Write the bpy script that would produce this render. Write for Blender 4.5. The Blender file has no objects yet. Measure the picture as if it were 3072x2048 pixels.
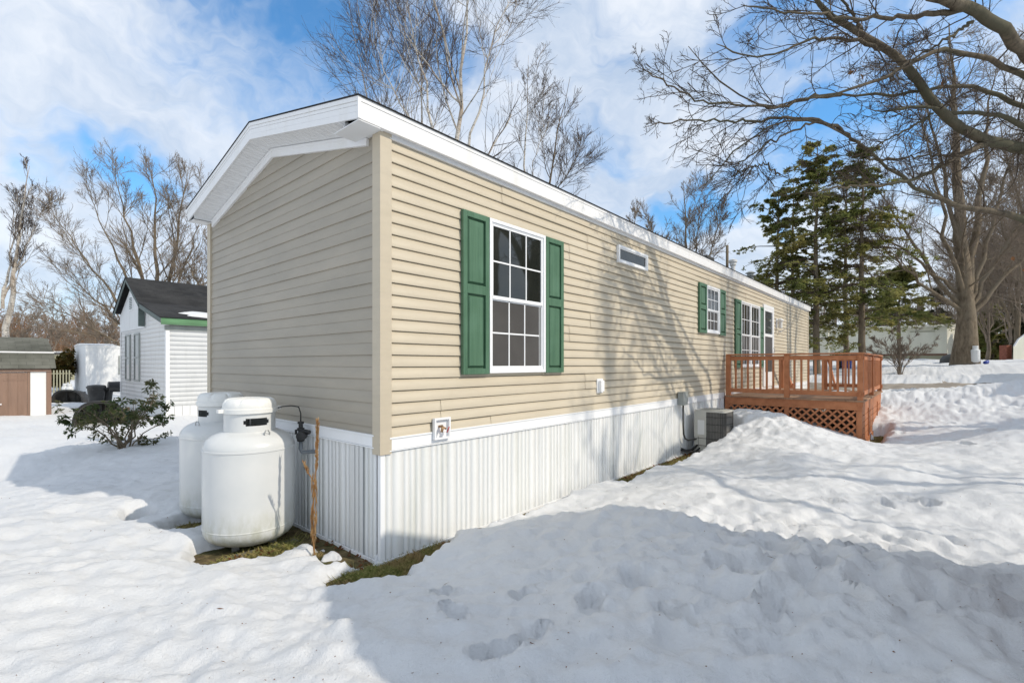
import bpy, math, random
import numpy as np
from mathutils import Vector, Matrix
R = math.radians
random.seed(7)
sc = bpy.context.scene
COL = sc.collection

# ------------------------------------------------------------------ camera
F, CX, HY, AZ = 1455.0, 1536.0, 1091.0, R(40.98)
UX, UY = math.sin(AZ), math.cos(AZ)
CAM = np.array([-2.324, -3.459, 1.681])
cd = bpy.data.cameras.new('camera')
cam = bpy.data.objects.new('camera', cd); COL.objects.link(cam)
cam.location = CAM
cam.rotation_euler = (R(90), 0, AZ - R(90))
cd.sensor_width = 36; cd.lens = F/3072*36
cd.shift_y = (HY-1024)/3072
cd.clip_start = .05; cd.clip_end = 3000
sc.camera = cam
# the view direction lies at angle AZ from the house's long wall
RIGHT = np.array([UX, -UY]); FWD = np.array([UY, UX])
def pt(px, py, d):
    """world point seen at photo pixel (px,py) at a distance d ahead of the viewer"""
    r = (px-CX)/F*d
    xy = CAM[:2] + RIGHT*r + FWD*d
    return np.array([xy[0], xy[1], CAM[2] + (HY-py)/F*d])

# ------------------------------------------------------------------ noise
def _h(ix, iy, s):
    n = (ix.astype(np.int64)*374761393 + iy.astype(np.int64)*668265263 + s*982451653) & 0xffffffff
    n = ((n ^ (n >> 13))*1274126177) & 0xffffffff
    return ((n ^ (n >> 16)) & 0xffff)/65535.0
def gn(x, y, s=0):
    ix = np.floor(x); iy = np.floor(y); fx = x-ix; fy = y-iy
    def g(ox, oy):
        a = _h(ix+ox, iy+oy, s)*6.2831853
        return np.cos(a)*(fx-ox) + np.sin(a)*(fy-oy)
    u = fx**3*(fx*(fx*6-15)+10); v = fy**3*(fy*(fy*6-15)+10)
    return ((g(0, 0)*(1-u)+g(1, 0)*u)*(1-v) + (g(0, 1)*(1-u)+g(1, 1)*u)*v)*1.5
def fbm(x, y, o=4, s=0, gain=.5):
    r = 0; a = 1
    for i in range(o):
        r = r + a*gn(x*2**i, y*2**i, s+i); a *= gain
    return r
def sstep(a, b, x):
    t = np.clip((x-a)/(b-a), 0, 1); return t*t*(3-2*t)

# ------------------------------------------------------------------ object helpers
def tag(o, label=None, cat=None, group=None, kind=None):
    if label: o['label'] = label
    if cat: o['category'] = cat
    if group: o['group'] = group
    if kind: o['kind'] = kind
    return o
def empty(name, loc, label, cat, group=None):
    o = bpy.data.objects.new(name, None); COL.objects.link(o)
    o.location = loc; o.empty_display_size = .2
    return tag(o, label, cat, group)
bpyw = {}
def link(name, me, mat, parent=None, smooth=False, loc=(0, 0, 0)):
    o = bpy.data.objects.new(name, me); COL.objects.link(o)
    if mat is not None:
        for m in (mat if isinstance(mat, (list, tuple)) else [mat]): me.materials.append(m)
    if smooth: me.polygons.foreach_set('use_smooth', [True]*len(me.polygons))
    o.location = loc
    if parent is not None:
        o.parent = parent
        # geometry is written in world coordinates: undo the parents' offsets
        off = Vector((0, 0, 0)); p = parent
        while p is not None: off += p.location; p = p.parent
        o.location = Vector(loc) - off
    return o
def bev(o, w=.004, seg=2, ang=40):
    m = o.modifiers.new('edge', 'BEVEL'); m.width = w; m.segments = seg
    m.limit_method = 'ANGLE'; m.angle_limit = R(ang); m.harden_normals = False
    return o
class MB:
    def __init__(s): s.v = []; s.f = []
    def add(s, vs, fs):
        n = len(s.v); s.v += [tuple(map(float, p)) for p in vs]; s.f += [tuple(i+n for i in f) for f in fs]; return s
    def box(s, x0, x1, y0, y1, z0, z1):
        if x0 > x1: x0, x1 = x1, x0
        if y0 > y1: y0, y1 = y1, y0
        if z0 > z1: z0, z1 = z1, z0
        return s.add([(x0,y0,z0),(x1,y0,z0),(x1,y1,z0),(x0,y1,z0),(x0,y0,z1),(x1,y0,z1),(x1,y1,z1),(x0,y1,z1)],
              [(0,3,2,1),(4,5,6,7),(0,1,5,4),(1,2,6,5),(2,3,7,6),(3,0,4,7)])
    def bar(s, a, b, w, h, up=(0, 0, 1)):
        a = Vector(a); b = Vector(b); t = (b-a).normalized(); u = Vector(up)
        sd = t.cross(u)
        if sd.length < 1e-5: sd = t.cross(Vector((1, 0, 0)))
        sd.normalize(); u = sd.cross(t).normalized()
        vs = []
        for p in (a, b):
            for i, j in ((-1,-1),(1,-1),(1,1),(-1,1)): vs.append(p + sd*(i*w/2) + u*(j*h/2))
        return s.add(vs, [(0,1,2,3),(4,7,6,5),(0,4,5,1),(1,5,6,2),(2,6,7,3),(3,7,4,0)])
    def tube(s, pts, r, n=8, cap=True):
        pts = [Vector(p) for p in pts]; rs = r if isinstance(r, (list, tuple)) else [r]*len(pts)
        base = len(s.v); vs = []; nrm = None
        for i, p in enumerate(pts):
            t = (pts[min(i+1, len(pts)-1)] - pts[max(i-1, 0)]).normalized()
            if nrm is None: nrm = t.orthogonal().normalized()
            else:
                nrm = nrm - t*nrm.dot(t)
                nrm = nrm.normalized() if nrm.length > 1e-6 else t.orthogonal().normalized()
            bn = t.cross(nrm)
            for k in range(n):
                a = 2*math.pi*k/n; vs.append(p + (nrm*math.cos(a)+bn*math.sin(a))*rs[i])
        fs = [(i*n+k, i*n+(k+1)%n, (i+1)*n+(k+1)%n, (i+1)*n+k) for i in range(len(pts)-1) for k in range(n)]
        if cap: fs += [tuple(reversed(range(n))), tuple((len(pts)-1)*n+k for k in range(n))]
        return s.add(vs, fs)
    def lathe(s, c, prof, n=48, sx=1, sy=1):
        """prof: list of (r,z)"""
        vs = []; m = len(prof)
        for r, z in prof:
            for k in range(n):
                a = 2*math.pi*k/n; vs.append((c[0]+r*sx*math.cos(a), c[1]+r*sy*math.sin(a), c[2]+z))
        fs = [(i*n+k, i*n+(k+1)%n, (i+1)*n+(k+1)%n, (i+1)*n+k) for i in range(m-1) for k in range(n)]
        fs += [tuple(reversed(range(n))), tuple((m-1)*n+k for k in range(n))]
        return s.add(vs, fs)
    def prism(s, poly, d):
        """poly: 3d points of a flat outline; d: extrusion vector"""
        n = len(poly); d = Vector(d); vs = [Vector(p) for p in poly] + [Vector(p)+d for p in poly]
        fs = [tuple(range(n)), tuple(reversed(range(n, 2*n)))] + [(i, i+n, (i+1) % n + n, (i+1) % n) for i in range(n)]
        return s.add(vs, fs)
    def mesh(s, name):
        me = bpy.data.meshes.new(name); me.from_pydata(s.v, [], s.f); me.update()
        return me
    def build(s, name, mat, parent=None, smooth=False, b=0, fix=True):
        me = s.mesh(name)
        if fix:
            import bmesh
            bm = bmesh.new(); bm.from_mesh(me); bmesh.ops.recalc_face_normals(bm, faces=bm.faces); bm.to_mesh(me); bm.free()
        o = link(name, me, mat, parent, smooth)
        if b: bev(o, b)
        return o
def autosmooth(o, ang=35):
    me = o.data
    me.polygons.foreach_set('use_smooth', [True]*len(me.polygons))
    try: me.set_sharp_from_angle(angle=R(ang))
    except Exception: pass
    return o
def npmesh(name, V, Q=None, T=None):
    me = bpy.data.meshes.new(name)
    V = np.asarray(V, np.float32)
    me.vertices.add(len(V)); me.vertices.foreach_set('co', V.ravel())
    nq = 0 if Q is None else len(Q); nt = 0 if T is None else len(T)
    me.loops.add(nq*4+nt*3); me.polygons.add(nq+nt)
    li = []; ls = []; lt = []
    if nq: li.append(np.asarray(Q, np.int32).ravel()); ls.append(np.arange(nq)*4); lt.append(np.full(nq, 4))
    if nt: li.append(np.asarray(T, np.int32).ravel()); ls.append(nq*4+np.arange(nt)*3); lt.append(np.full(nt, 3))
    me.loops.foreach_set('vertex_index', np.concatenate(li).astype(np.int32))
    me.polygons.foreach_set('loop_start', np.concatenate(ls).astype(np.int32))
    me.polygons.foreach_set('loop_total', np.concatenate(lt).astype(np.int32))
    me.update(calc_edges=True)
    return me

# ------------------------------------------------------------------ materials
class NT:
    def __init__(s, name):
        s.m = bpy.data.materials.new(name); s.m.use_nodes = True
        s.t = s.m.node_tree; s.n = s.t.nodes; s.l = s.t.links
        s.b = s.n['Principled BSDF']
    def new(s, typ, **k):
        n = s.n.new(typ)
        for a, v in k.items():
            if a.startswith('_'): setattr(n, a[1:], v)
            else: n.inputs[a.replace('__', ' ')].default_value = v
        return n
    def co(s, scale=(1, 1, 1), loc=(0, 0, 0), rot=(0, 0, 0)):
        tc = s.n.new('ShaderNodeTexCoord'); mp = s.n.new('ShaderNodeMapping')
        s.l.new(tc.outputs['Object'], mp.inputs['Vector'])
        mp.inputs['Scale'].default_value = scale; mp.inputs['Location'].default_value = loc; mp.inputs['Rotation'].default_value = rot
        return mp.outputs['Vector']
    def noise(s, vec, scale, detail=4, rough=.55, dist=0):
        n = s.new('ShaderNodeTexNoise', Scale=scale, Detail=detail, Roughness=rough, Distortion=dist)
        s.l.new(vec, n.inputs['Vector']); return n.outputs['Fac']
    def ramp(s, fac, stops):
        r = s.n.new('ShaderNodeValToRGB'); e = r.color_ramp.elements
        while len(e) < len(stops): e.new(.5)
        for el, (p, c) in zip(e, stops):
            el.position = p; el.color = (c, c, c, 1) if isinstance(c, (int, float)) else (*c, 1)
        s.l.new(fac, r.inputs['Fac']); return r.outputs['Color']
    def mix(s, fac, a, b, typ='MIX'):
        m = s.n.new('ShaderNodeMix'); m.data_type = 'RGBA'; m.blend_type = typ
        for inp, v in ((m.inputs[0], fac), (m.inputs[6], a), (m.inputs[7], b)):
            if isinstance(v, (int, float)): inp.default_value = v
            elif isinstance(v, tuple): inp.default_value = (*v, 1)
            else: s.l.new(v, inp)
        return m.outputs[2]
    def math(s, op, a, b=None):
        m = s.n.new('ShaderNodeMath'); m.operation = op
        for i, v in enumerate((a, b)):
            if v is None: continue
            if isinstance(v, (int, float)): m.inputs[i].default_value = v
            else: s.l.new(v, m.inputs[i])
        return m.outputs[0]
    def bump(s, h, strength=.3, dist=.01, prev=None):
        b = s.new('ShaderNodeBump', Strength=strength, Distance=dist); s.l.new(h, b.inputs['Height'])
        if prev is not None: s.l.new(prev, b.inputs['Normal'])
        return b.outputs['Normal']
    def out(s, color=None, rough=None, normal=None, metal=None, spec=None, **k):
        for key, v in (('Base Color', color), ('Roughness', rough), ('Normal', normal), ('Metallic', metal), ('Specular IOR Level', spec)):
            if v is None: continue
            if isinstance(v, tuple): s.b.inputs[key].default_value = (*v, 1)
            elif isinstance(v, (int, float)): s.b.inputs[key].default_value = v
            else: s.l.new(v, s.b.inputs[key])
        return s.m
def simple(name, c, rough=.5, var=.12, scale=6, metal=0, bump=0, bscale=60, spec=.5, stretch=(1, 1, 1)):
    t = NT(name); v = t.co(stretch)
    n = t.noise(v, scale, 5)
    lo = tuple(max(0, x*(1-var)) for x in c); hi = tuple(min(1, x*(1+var)) for x in c)
    col = t.ramp(n, [(.3, lo), (.7, hi)])
    nm = t.bump(t.noise(v, bscale, 3), bump, .004) if bump else None
    rr = t.ramp(t.noise(v, scale*2.3, 3), [(.3, rough*.85), (.7, min(1, rough*1.15))])
    return t.out(col, rr, nm, metal, spec)

def mat_siding(name, c, c2, streak_add=.0):
    t = NT(name); v = t.co((.35, .35, 1)); v2 = t.co()
    n = t.noise(v, 2.2, 5)
    col = t.ramp(n, [(.3, c), (.72, c2)])
    # dusty streaks that follow the boards
    n2 = t.noise(t.co((1.6, 1.6, 9)), 1.3, 6, .65)
    col = t.mix(t.math('MULTIPLY', t.ramp(n2, [(.45, 0.0), (.8, 1.0)]), .22+streak_add), col, (.30, .27, .22))
    wob = t.noise(v, 3.0, 3); grain = t.noise(t.co((3, 3, 60)), 5, 3)
    nm = t.bump(wob, .35, .02); nm = t.bump(grain, .12, .002, nm)
    return t.out(col, .48, nm, spec=.4)
M = {}
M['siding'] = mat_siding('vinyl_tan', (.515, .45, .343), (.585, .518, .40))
M['siding_gable'] = mat_siding('vinyl_tan_shaded', (.325, .292, .236), (.405, .358, .285), .25)  # same vinyl as the long wall; base and streaks darkened for gable shade
M['trim_tan'] = mat_siding('vinyl_trim_tan', (.51, .445, .335), (.57, .495, .38))
def mat_white(name, c=(.80, .80, .79), dirt=(.42, .42, .36), amt=.3, rough=.42, sc_=1.5, streak=(3, 3, .5)):
    t = NT(name); n = t.noise(t.co(streak), sc_, 6, .6)
    col = t.mix(t.math('MULTIPLY', t.ramp(n, [(.5, 0.0), (.78, 1.0)]), amt), c, dirt)
    nm = t.bump(t.noise(t.co(), 3, 3), .10, .01)
    return t.out(col, rough, nm, spec=.45)
M['white_trim'] = mat_white('white_aluminium', (.80, .80, .80), (.50, .46, .34), .22, .4, 4, (1.5, 1.5, .4))
M['skirt'] = mat_white('white_vinyl_skirt', (.80, .81, .80), (.40, .43, .30), .26, .45, 2.2, (2.2, 2.2, .35))
M['white_frame'] = mat_white('white_vinyl_frame', (.84, .85, .86), (.5, .5, .45), .12, .35)
M['soffit'] = mat_white('white_soffit', (.78, .785, .79), (.5, .5, .48), .2, .5)
M['fascia_line'] = simple('gap_shadow_grey', (.16, .16, .15), .7)
t = NT('green_shutter'); v = t.co((1, 1, 1))
n = t.noise(t.co((30, 30, 1.2)), 1.2, 5)
col = t.ramp(n, [(.35, (.055, .130, .074)), (.7, (.088, .180, .108))])
col = t.mix(t.math('MULTIPLY', t.ramp(t.noise(v, 3.5, 5), [(.45, 0.0), (.75, 1.0)]), .35), col, (.13, .25, .17))
M['shutter'] = t.out(col, .45, t.bump(n, .35, .003), spec=.4)
t = NT('window_glass_dark')
n = t.noise(t.co(), .8, 3)
M['glass'] = t.out(t.ramp(n, [(.3, (.012, .014, .012)), (.7, (.024, .027, .023))]), .03, None, spec=.5)
M['glass'].node_tree.nodes['Principled BSDF'].inputs['IOR'].default_value = 1.68
M['glass_blue'] = simple('window_glass_sky', (.06, .07, .075), .05, .2, spec=1.0)
t = NT('insect_screen'); n = t.noise(t.co((1, 1, 1)), 2, 3)
M['screen'] = t.out(t.ramp(n, [(.3, (.060, .056, .053)), (.7, (.085, .080, .075))]), .55, t.bump(t.noise(t.co(), 900, 1), .3, .001), spec=.3)
M['gasket'] = simple('black_gasket', (.03, .03, .03), .6)
t = NT('snow')
tc = t.co()
n1 = t.noise(tc, .45, 4); n2 = t.noise(tc, 30, 5, .7); n3 = t.noise(tc, 140, 3, .8)
col = t.ramp(n1, [(.3, (.675, .69, .71)), (.7, (.745, .75, .752))])
dirt = t.math('MULTIPLY', t.ramp(t.noise(tc, 9, 8, .78), [(.56, 0.0), (.78, 1.0)]), .30)
col = t.mix(dirt, col, (.42, .38, .33))
nm = t.bump(n2, .8, .014); nm = t.bump(n3, .85, .006, nm)
M['snow'] = t.out(col, .62, nm, spec=.35)
t = NT('thawed_ground')
n = t.noise(t.co(), 14, 8, .7); n2 = t.noise(t.co(), 2.4, 4)
col = t.ramp(n, [(.3, (.05, .037, .02)), (.5, (.13, .095, .05)), (.7, (.24, .18, .09))])
col = t.mix(t.ramp(n2, [(.42, 0.0), (.6, 1.0)]), col, t.ramp(n, [(.3, (.028, .038, .012)), (.7, (.10, .105, .035))]))
M['ground'] = t.out(col, .95, t.bump(n, .9, .03), spec=.2)
M['asphalt'] = simple('sanded_asphalt', (.30, .26, .215), .7, .35, 3, bump=.5, bscale=80)
t = NT('grass_blade'); oi = t.n.new('ShaderNodeObjectInfo')
n = t.noise(t.co(), 5, 4); n2 = t.noise(t.co(), 60, 2)
col = t.ramp(n2, [(.3, (.11, .15, .035)), (.55, (.27, .26, .08)), (.75, (.50, .41, .20))])
col = t.mix(t.ramp(n, [(.45, 0.0), (.65, 1.0)]), col, (.30, .22, .10))
M['grass'] = t.out(col, .8, spec=.2)
def mat_bark(name, dark, light, sc_=8, rough=.95, patch=None):
    t = NT(name); v = t.co((1, 1, .35)); n = t.noise(v, sc_, 7, .7); n2 = t.noise(t.co(), .8, 3)
    col = t.ramp(n, [(.3, dark), (.7, light)])
    if patch: col = t.mix(t.ramp(n2, [(.45, 0.0), (.62, 1.0)]), col, patch)
    return t.out(col, rough, t.bump(n, .8, .03), spec=.15)
M['bark_oak'] = mat_bark('bark_oak', (.055, .045, .034), (.20, .165, .12), 9, patch=(.10, .095, .065))
M['bark_maple'] = mat_bark('bark_maple', (.085, .066, .046), (.27, .215, .15), 9, patch=(.20, .165, .12))
M['bark_twig'] = mat_bark('bark_twig', (.060, .047, .038), (.14, .105, .08), 5)
M['bark_twig_grey'] = mat_bark('bark_twig_grey', (.15, .12, .095), (.30, .245, .19), 5)
M['bark_dark'] = mat_bark('bark_dark', (.045, .035, .028), (.12, .095, .07), 7)
t = NT('bark_birch'); n = t.noise(t.co((3, 3, 9)), 2.6, 5, .6); n2 = t.noise(t.co((1, 1, .6)), 1.4, 4)
col = t.ramp(n, [(.36, (.07, .06, .05)), (.44, (.50, .46, .40)), (.7, (.62, .58, .52))])
col = t.mix(t.ramp(n2, [(.48, 0.0), (.64, .7)]), col, (.32, .24, .17))
M['bark_birch'] = t.out(col, .8, t.bump(n, .3, .01), spec=.2)
def mat_leaf(name, a, b, c, sc_=1.2, rough=.6, trans=.0):
    t = NT(name); n = t.noise(t.co(), sc_, 3); n2 = t.noise(t.co(), 40, 2)
    col = t.ramp(n2, [(.3, a), (.7, b)]); col = t.mix(t.ramp(n, [(.4, 0.0), (.65, 1.0)]), col, c)
    m = t.out(col, rough, None, spec=.3)
    tr = t.n.new('ShaderNodeBsdfTranslucent'); t.l.new(col, tr.inputs['Color']); ms = t.n.new('ShaderNodeMixShader'); ms.inputs[0].default_value = .6
    t.l.new(t.b.outputs[0], ms.inputs[1]); t.l.new(tr.outputs[0], ms.inputs[2]); t.l.new(ms.outputs[0], t.n['Material Output'].inputs['Surface'])
    return m
M['needles'] = mat_leaf('hemlock_needles', (.12, .155, .048), (.24, .255, .078), (.38, .33, .12), .45)
M['needles_dark'] = mat_leaf('spruce_needles', (.045, .06, .035), (.09, .105, .06), (.14, .12, .07), .5)
M['rhodo'] = mat_leaf('rhododendron_leaf', (.04, .07, .022), (.085, .12, .04), (.15, .14, .06), 2.5, .38)
M['yew'] = mat_leaf('evergreen_yellow_leaf', (.045, .05, .012), (.14, .12, .025), (.19, .11, .03), 3)
M['deadleaf'] = mat_leaf('dead_leaf', (.16, .06, .025), (.28, .11, .04), (.22, .12, .06), 9)
t = NT('deck_stain'); n = t.noise(t.co((3, 3, 3)), 2, 4); g = t.noise(t.co((6, 6, 6)), 8, 5)
col = t.ramp(n, [(.3, (.38, .145, .064)), (.7, (.51, .21, .098))])
M['deck'] = t.out(col, .62, t.bump(g, .3, .004), spec=.3)
t = NT('deck_boards_weathered'); n = t.noise(t.co((14, 1.5, 3)), 2, 5, .6)
col = t.ramp(n, [(.28, (.24, .125, .07)), (.5, (.33, .20, .125)), (.72, (.42, .29, .19))])
M['deck_floor'] = t.out(col, .75, t.bump(n, .4, .004), spec=.25)
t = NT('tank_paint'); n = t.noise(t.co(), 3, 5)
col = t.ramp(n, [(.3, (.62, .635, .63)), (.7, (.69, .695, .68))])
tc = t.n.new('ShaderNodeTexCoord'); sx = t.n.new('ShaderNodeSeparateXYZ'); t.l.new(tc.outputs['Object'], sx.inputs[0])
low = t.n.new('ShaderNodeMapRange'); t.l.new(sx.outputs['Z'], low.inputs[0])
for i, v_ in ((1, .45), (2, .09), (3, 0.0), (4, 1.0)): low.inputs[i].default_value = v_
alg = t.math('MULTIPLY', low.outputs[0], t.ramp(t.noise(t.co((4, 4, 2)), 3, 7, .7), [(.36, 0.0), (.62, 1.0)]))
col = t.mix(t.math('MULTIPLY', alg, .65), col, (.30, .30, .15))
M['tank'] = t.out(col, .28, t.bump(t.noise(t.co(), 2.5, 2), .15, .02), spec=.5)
M['tank_lid'] = simple('tank_lid_plastic', (.80, .80, .77), .42, .04, 3)
M['black'] = simple('black_plastic', (.018, .018, .018), .45, .3, 8)
M['black_worn'] = simple('black_plastic_worn', (.045, .042, .038), .5, .4, 4)
M['steel'] = simple('galvanised_steel', (.42, .43, .43), .4, .15, 8, metal=.7)
M['grey_pvc'] = simple('grey_pvc', (.20, .22, .24), .5, .15, 8)
M['brass'] = simple('brass', (.35, .22, .12), .45, .3, 30, metal=.6)
M['red'] = simple('faded_red_wheel', (.42, .09, .10), .55, .3, 30)
M['ac_beige'] = simple('ac_panel_beige', (.50, .49, .44), .45, .08, 3)
M['ac_label'] = simple('pale_sticker', (.68, .68, .66), .6, .04, 3)
t = NT('ac_coil'); w = t.n.new('ShaderNodeTexWave'); w.bands_direction = 'Z'
t.l.new(t.co(), w.inputs[0]); w.inputs['Scale'].default_value = 28; w.inputs['Distortion'].default_value = .3
w2 = t.n.new('ShaderNodeTexWave'); w2.bands_direction = 'DIAGONAL'; t.l.new(t.co((1, 1, 0)), w2.inputs[0]); w2.inputs['Scale'].default_value = 24
mx = t.math('MULTIPLY', w.outputs['Fac'], w2.outputs['Fac'])
M['ac_coil'] = t.out(t.ramp(mx, [(.1, (.09, .088, .082)), (.8, (.26, .25, .23))]), .6, t.bump(mx, .6, .01), metal=.2)
M['ebox'] = simple('grey_metal_box', (.33, .35, .33), .5, .12, 5)
M['shed_brown'] = simple('brown_painted_wood', (.235, .148, .105), .7, .12, 3, bump=.3, bscale=30, stretch=(3, 3, .4))
M['shed_white'] = simple('white_painted_wood', (.78, .78, .75), .6, .05, 3)
M['house_white'] = mat_white('white_house_siding', (.76, .77, .77), (.42, .44, .42), .25, .55, 2)
M['house_green'] = simple('faded_green_paint', (.10, .23, .11), .6, .35, 2.5, stretch=(.5, .5, 3))
M['dark_trim'] = simple('grey_green_trim', (.10, .13, .12), .6, .15)
M['olive'] = simple('olive_siding', (.33, .32, .22), .6, .12, 3)
M['trailer_green'] = simple('pale_sage_siding', (.66, .65, .54), .55, .1, 1.5, stretch=(1, 1, .3))
M['trailer_cream'] = simple('cream_end_siding', (.72, .69, .57), .55, .05, 1.5)
M['brownband'] = simple('brown_skirt_band', (.16, .085, .055), .65, .15)
M['concrete'] = simple('mossy_concrete', (.13, .125, .11), .9, .3, 9, bump=.5)
M['blue'] = simple('blue_plastic', (.02, .05, .30), .4, .15)
M['brick'] = simple('red_brick', (.30, .10, .06), .8, .3, 9)
M['green_bin'] = simple('dark_green_plastic', (.012, .055, .045), .45, .2)
M['dryweed'] = mat_leaf('dry_weed', (.46, .29, .13), (.70, .50, .28), (.50, .28, .12), 14, .75)
def mat_shingle(name, a, b, rows, cols, mortar=(.03, .03, .03)):
    t = NT(name); br = t.n.new('ShaderNodeTexBrick'); 
    uv = t.n.new('ShaderNodeTexCoord'); t.l.new(uv.outputs['UV'], br.inputs['Vector'])
    for k, v_ in (('Scale', 1.0), ('Mortar Size', .006), ('Bias', 0.0), ('Brick Width', cols), ('Row Height', rows)): br.inputs[k].default_value = v_
    br.inputs['Color1'].default_value = (*a, 1); br.inputs['Color2'].default_value = (*b, 1); br.inputs['Mortar'].default_value = (*mortar, 1)
    n = t.noise(t.co(), 1.5, 6)
    col = t.mix(.6, br.outputs['Color'], t.ramp(n, [(.3, tuple(x*.6 for x in a)), (.7, b)]), 'MIX')
    nm = t.bump(br.outputs['Fac'], .5, -.01); nm = t.bump(t.noise(t.co(), 150, 2), .4, .003, nm)
    return t.out(col, .9, nm, spec=.25)
M['roof_black'] = mat_shingle('black_shingle', (.022, .022, .023), (.050, .050, .050), .14, .3, (.012, .012, .012))
M['roof_grey'] = mat_shingle('grey_green_shingle', (.085, .088, .07), (.17, .17, .145), .14, .33)
def mat_perf(name, base, hole):
    t = NT(name); ch = t.n.new('ShaderNodeTexVoronoi'); ch.inputs['Scale'].default_value = 75; ch.inputs['Randomness'].default_value = 0
    t.l.new(t.co((1, 1, .6), rot=(R(45), 0, 0)), ch.inputs['Vector'])
    col = t.ramp(ch.outputs['Distance'], [(.25, hole), (.42, base)])
    return t.out(col, .5)
M['vent'] = mat_perf('perforated_vent', (.66, .67, .66), (.12, .12, .12))

# ------------------------------------------------------------------ terrain
CP = np.array([
 # x, y, z(snow surface)
 (-2.3,-3.4,.24),(-4,-2,.26),(-6,-1,.26),(-1.7,2.6,.24),(-2.2,1.0,.26),(-1.5,.8,.17),(-1.2,.3,.17),(-1.35,-.2,.20),(-.7,-.55,.13),(-.55,.15,.10),(-.5,.62,.07),(-1.1,1.1,.12),(-1.2,2.2,.16),(-1.3,3.2,.22),(-.9,-1.3,.24),
 (.1,-.65,.13),(.6,-.62,.20),(1.2,-.55,.22),(1.2,-.25,.08),(1.7,-1.5,.30),(1.35,-2.4,.33),(1.5,-3.1,.38),(2.2,-4.6,.32),(2.4,-2.5,.20),(3,-4,.16),(0,-2.4,.27),(-.8,-3,.24),
 (2.4,-.3,.07),(2.5,-1.1,.24),(3.5,-.35,.10),(3.7,-1.3,.26),(5,-1.0,.24),(5,-.55,.07),(6.1,-.6,.10),(6.2,-1.0,.34),(6.9,-1.15,.60),(7.35,-1.15,.92),(7.7,-1.22,1.0),(8.1,-1.5,.62),(8.5,-.6,.72),
 (8.35,-2.15,.20),(8.55,-2.8,.12),(7.5,-2.4,.30),(9.6,-2.85,.22),(11,-2.9,.32),(7,-3.2,.36),(5.5,-2.4,.34),(4,-2.6,.26),(3.2,-3.2,.20),(5,-4.4,.36),(7.5,-4.4,.56),(6.5,-.95,.3),
 (9,-4.5,.72),(10,-3.3,.50),(11.5,-3.0,.56),(12.2,-4.2,.78),(13,-6,1.15),(15,-5.2,1.40),(15.5,-3.6,1.05),(16,-2.8,.80),(12,-9,1.35),(16,-8,1.65),(8,-8,.85),(4,-8,.5),
 (17.5,-1.5,.72),(17.5,1,.72),(19.5,-3.5,.92),(19.5,-1,.90),(19.5,2,.85),(19.5,6,.8),(22.5,-4,1.30),(23,0,1.30),(23,4,1.25),
 (27,-6,1.70),(28,-2,1.70),(28,3,1.6),(35,-8,1.95),(40,0,2.05),(60,-10,2.2),(24,-9,1.75),(30,-15,1.9),(40,20,1.6),(60,10,2.0),
 (-2.3,4.3,.12),(-4.5,4,.02),(-3,6.7,-.12),(-2,6.6,-.08),(-5,6,-.15),(-.4,5.2,.22),(-.3,7.3,.24),(1.5,8.5,.16),(-2,10,.22),(-5,9,.30),(-.7,16,.20),(-3,15.5,.20),(-5,17,.28),(1,12,.14),(2,16,.0),(-4,24,.0),(3,30,-.2),(-10,30,-.1),(-10,12,.3),(-20,5,.3),
 (-12,-10,.2),(0,-20,.5),(5,10,.1),(10,8,.1),(10,20,.0),(20,40,.2),(-10,80,-.5),(30,80,.3),(100,100,1),(100,-60,2.5),(-60,60,-.5),(200,20,2.5),(-100,0,0),(0,-100,1)])
def base_z(x, y):
    x = np.asarray(x, float); y = np.asarray(y, float); shp = x.shape; x = x.ravel(); y = y.ravel()
    out = np.zeros(len(x))
    for i in range(0, len(x), 40000):
        dx = x[i:i+40000, None]-CP[None, :, 0]; dy = y[i:i+40000, None]-CP[None, :, 1]
        d2 = dx*dx+dy*dy
        rad = .10 + .012*(CP[None, :, 0]**2+CP[None, :, 1]**2)
        w = 1/(d2+np.minimum(rad, 30))**2.2
        out[i:i+40000] = (w*CP[None, :, 2]).sum(1)/w.sum(1)
    return out.reshape(shp)
# places where the snow has melted off: (x0,y0,x1,y1,radius)
BARE = [(-.34,-.12,-.02,-.20,.15),(-.02,-.17,.50,-.06,.13),(.5,-.04,1.05,-.01,.05),(-.06,.2,-.06,2.6,.07),(-.86,1.02,-.30,.98,.12),(-.80,1.15,-.3,1.2,.22),(-.12,.12,-.28,.30,.05),
        (-.86,2.05,-.72,2.2,.15),(3.9,-.06,7.0,-.22,.17),(6.45,-.1,7.2,-.45,.24),(8.75,-2.6,10.6,-2.62,.11),(10.2,-1.1,11.5,-1.1,1.2),(-.34,.52,-.22,.54,.04),(.9,0,4,0,.03),(-1.05,2.75,-1.12,2.7,.05)]
def bare_sd(x, y):
    sd = np.full(x.shape, 1e9)
    for x0, y0, x1, y1, r in BARE:
        dx, dy = x1-x0, y1-y0; L = dx*dx+dy*dy+1e-9
        t = np.clip(((x-x0)*dx+(y-y0)*dy)/L, 0, 1)
        sd = np.minimum(sd, np.hypot(x-x0-t*dx, y-y0-t*dy)-r)
    return sd
PRINTS = []
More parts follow.
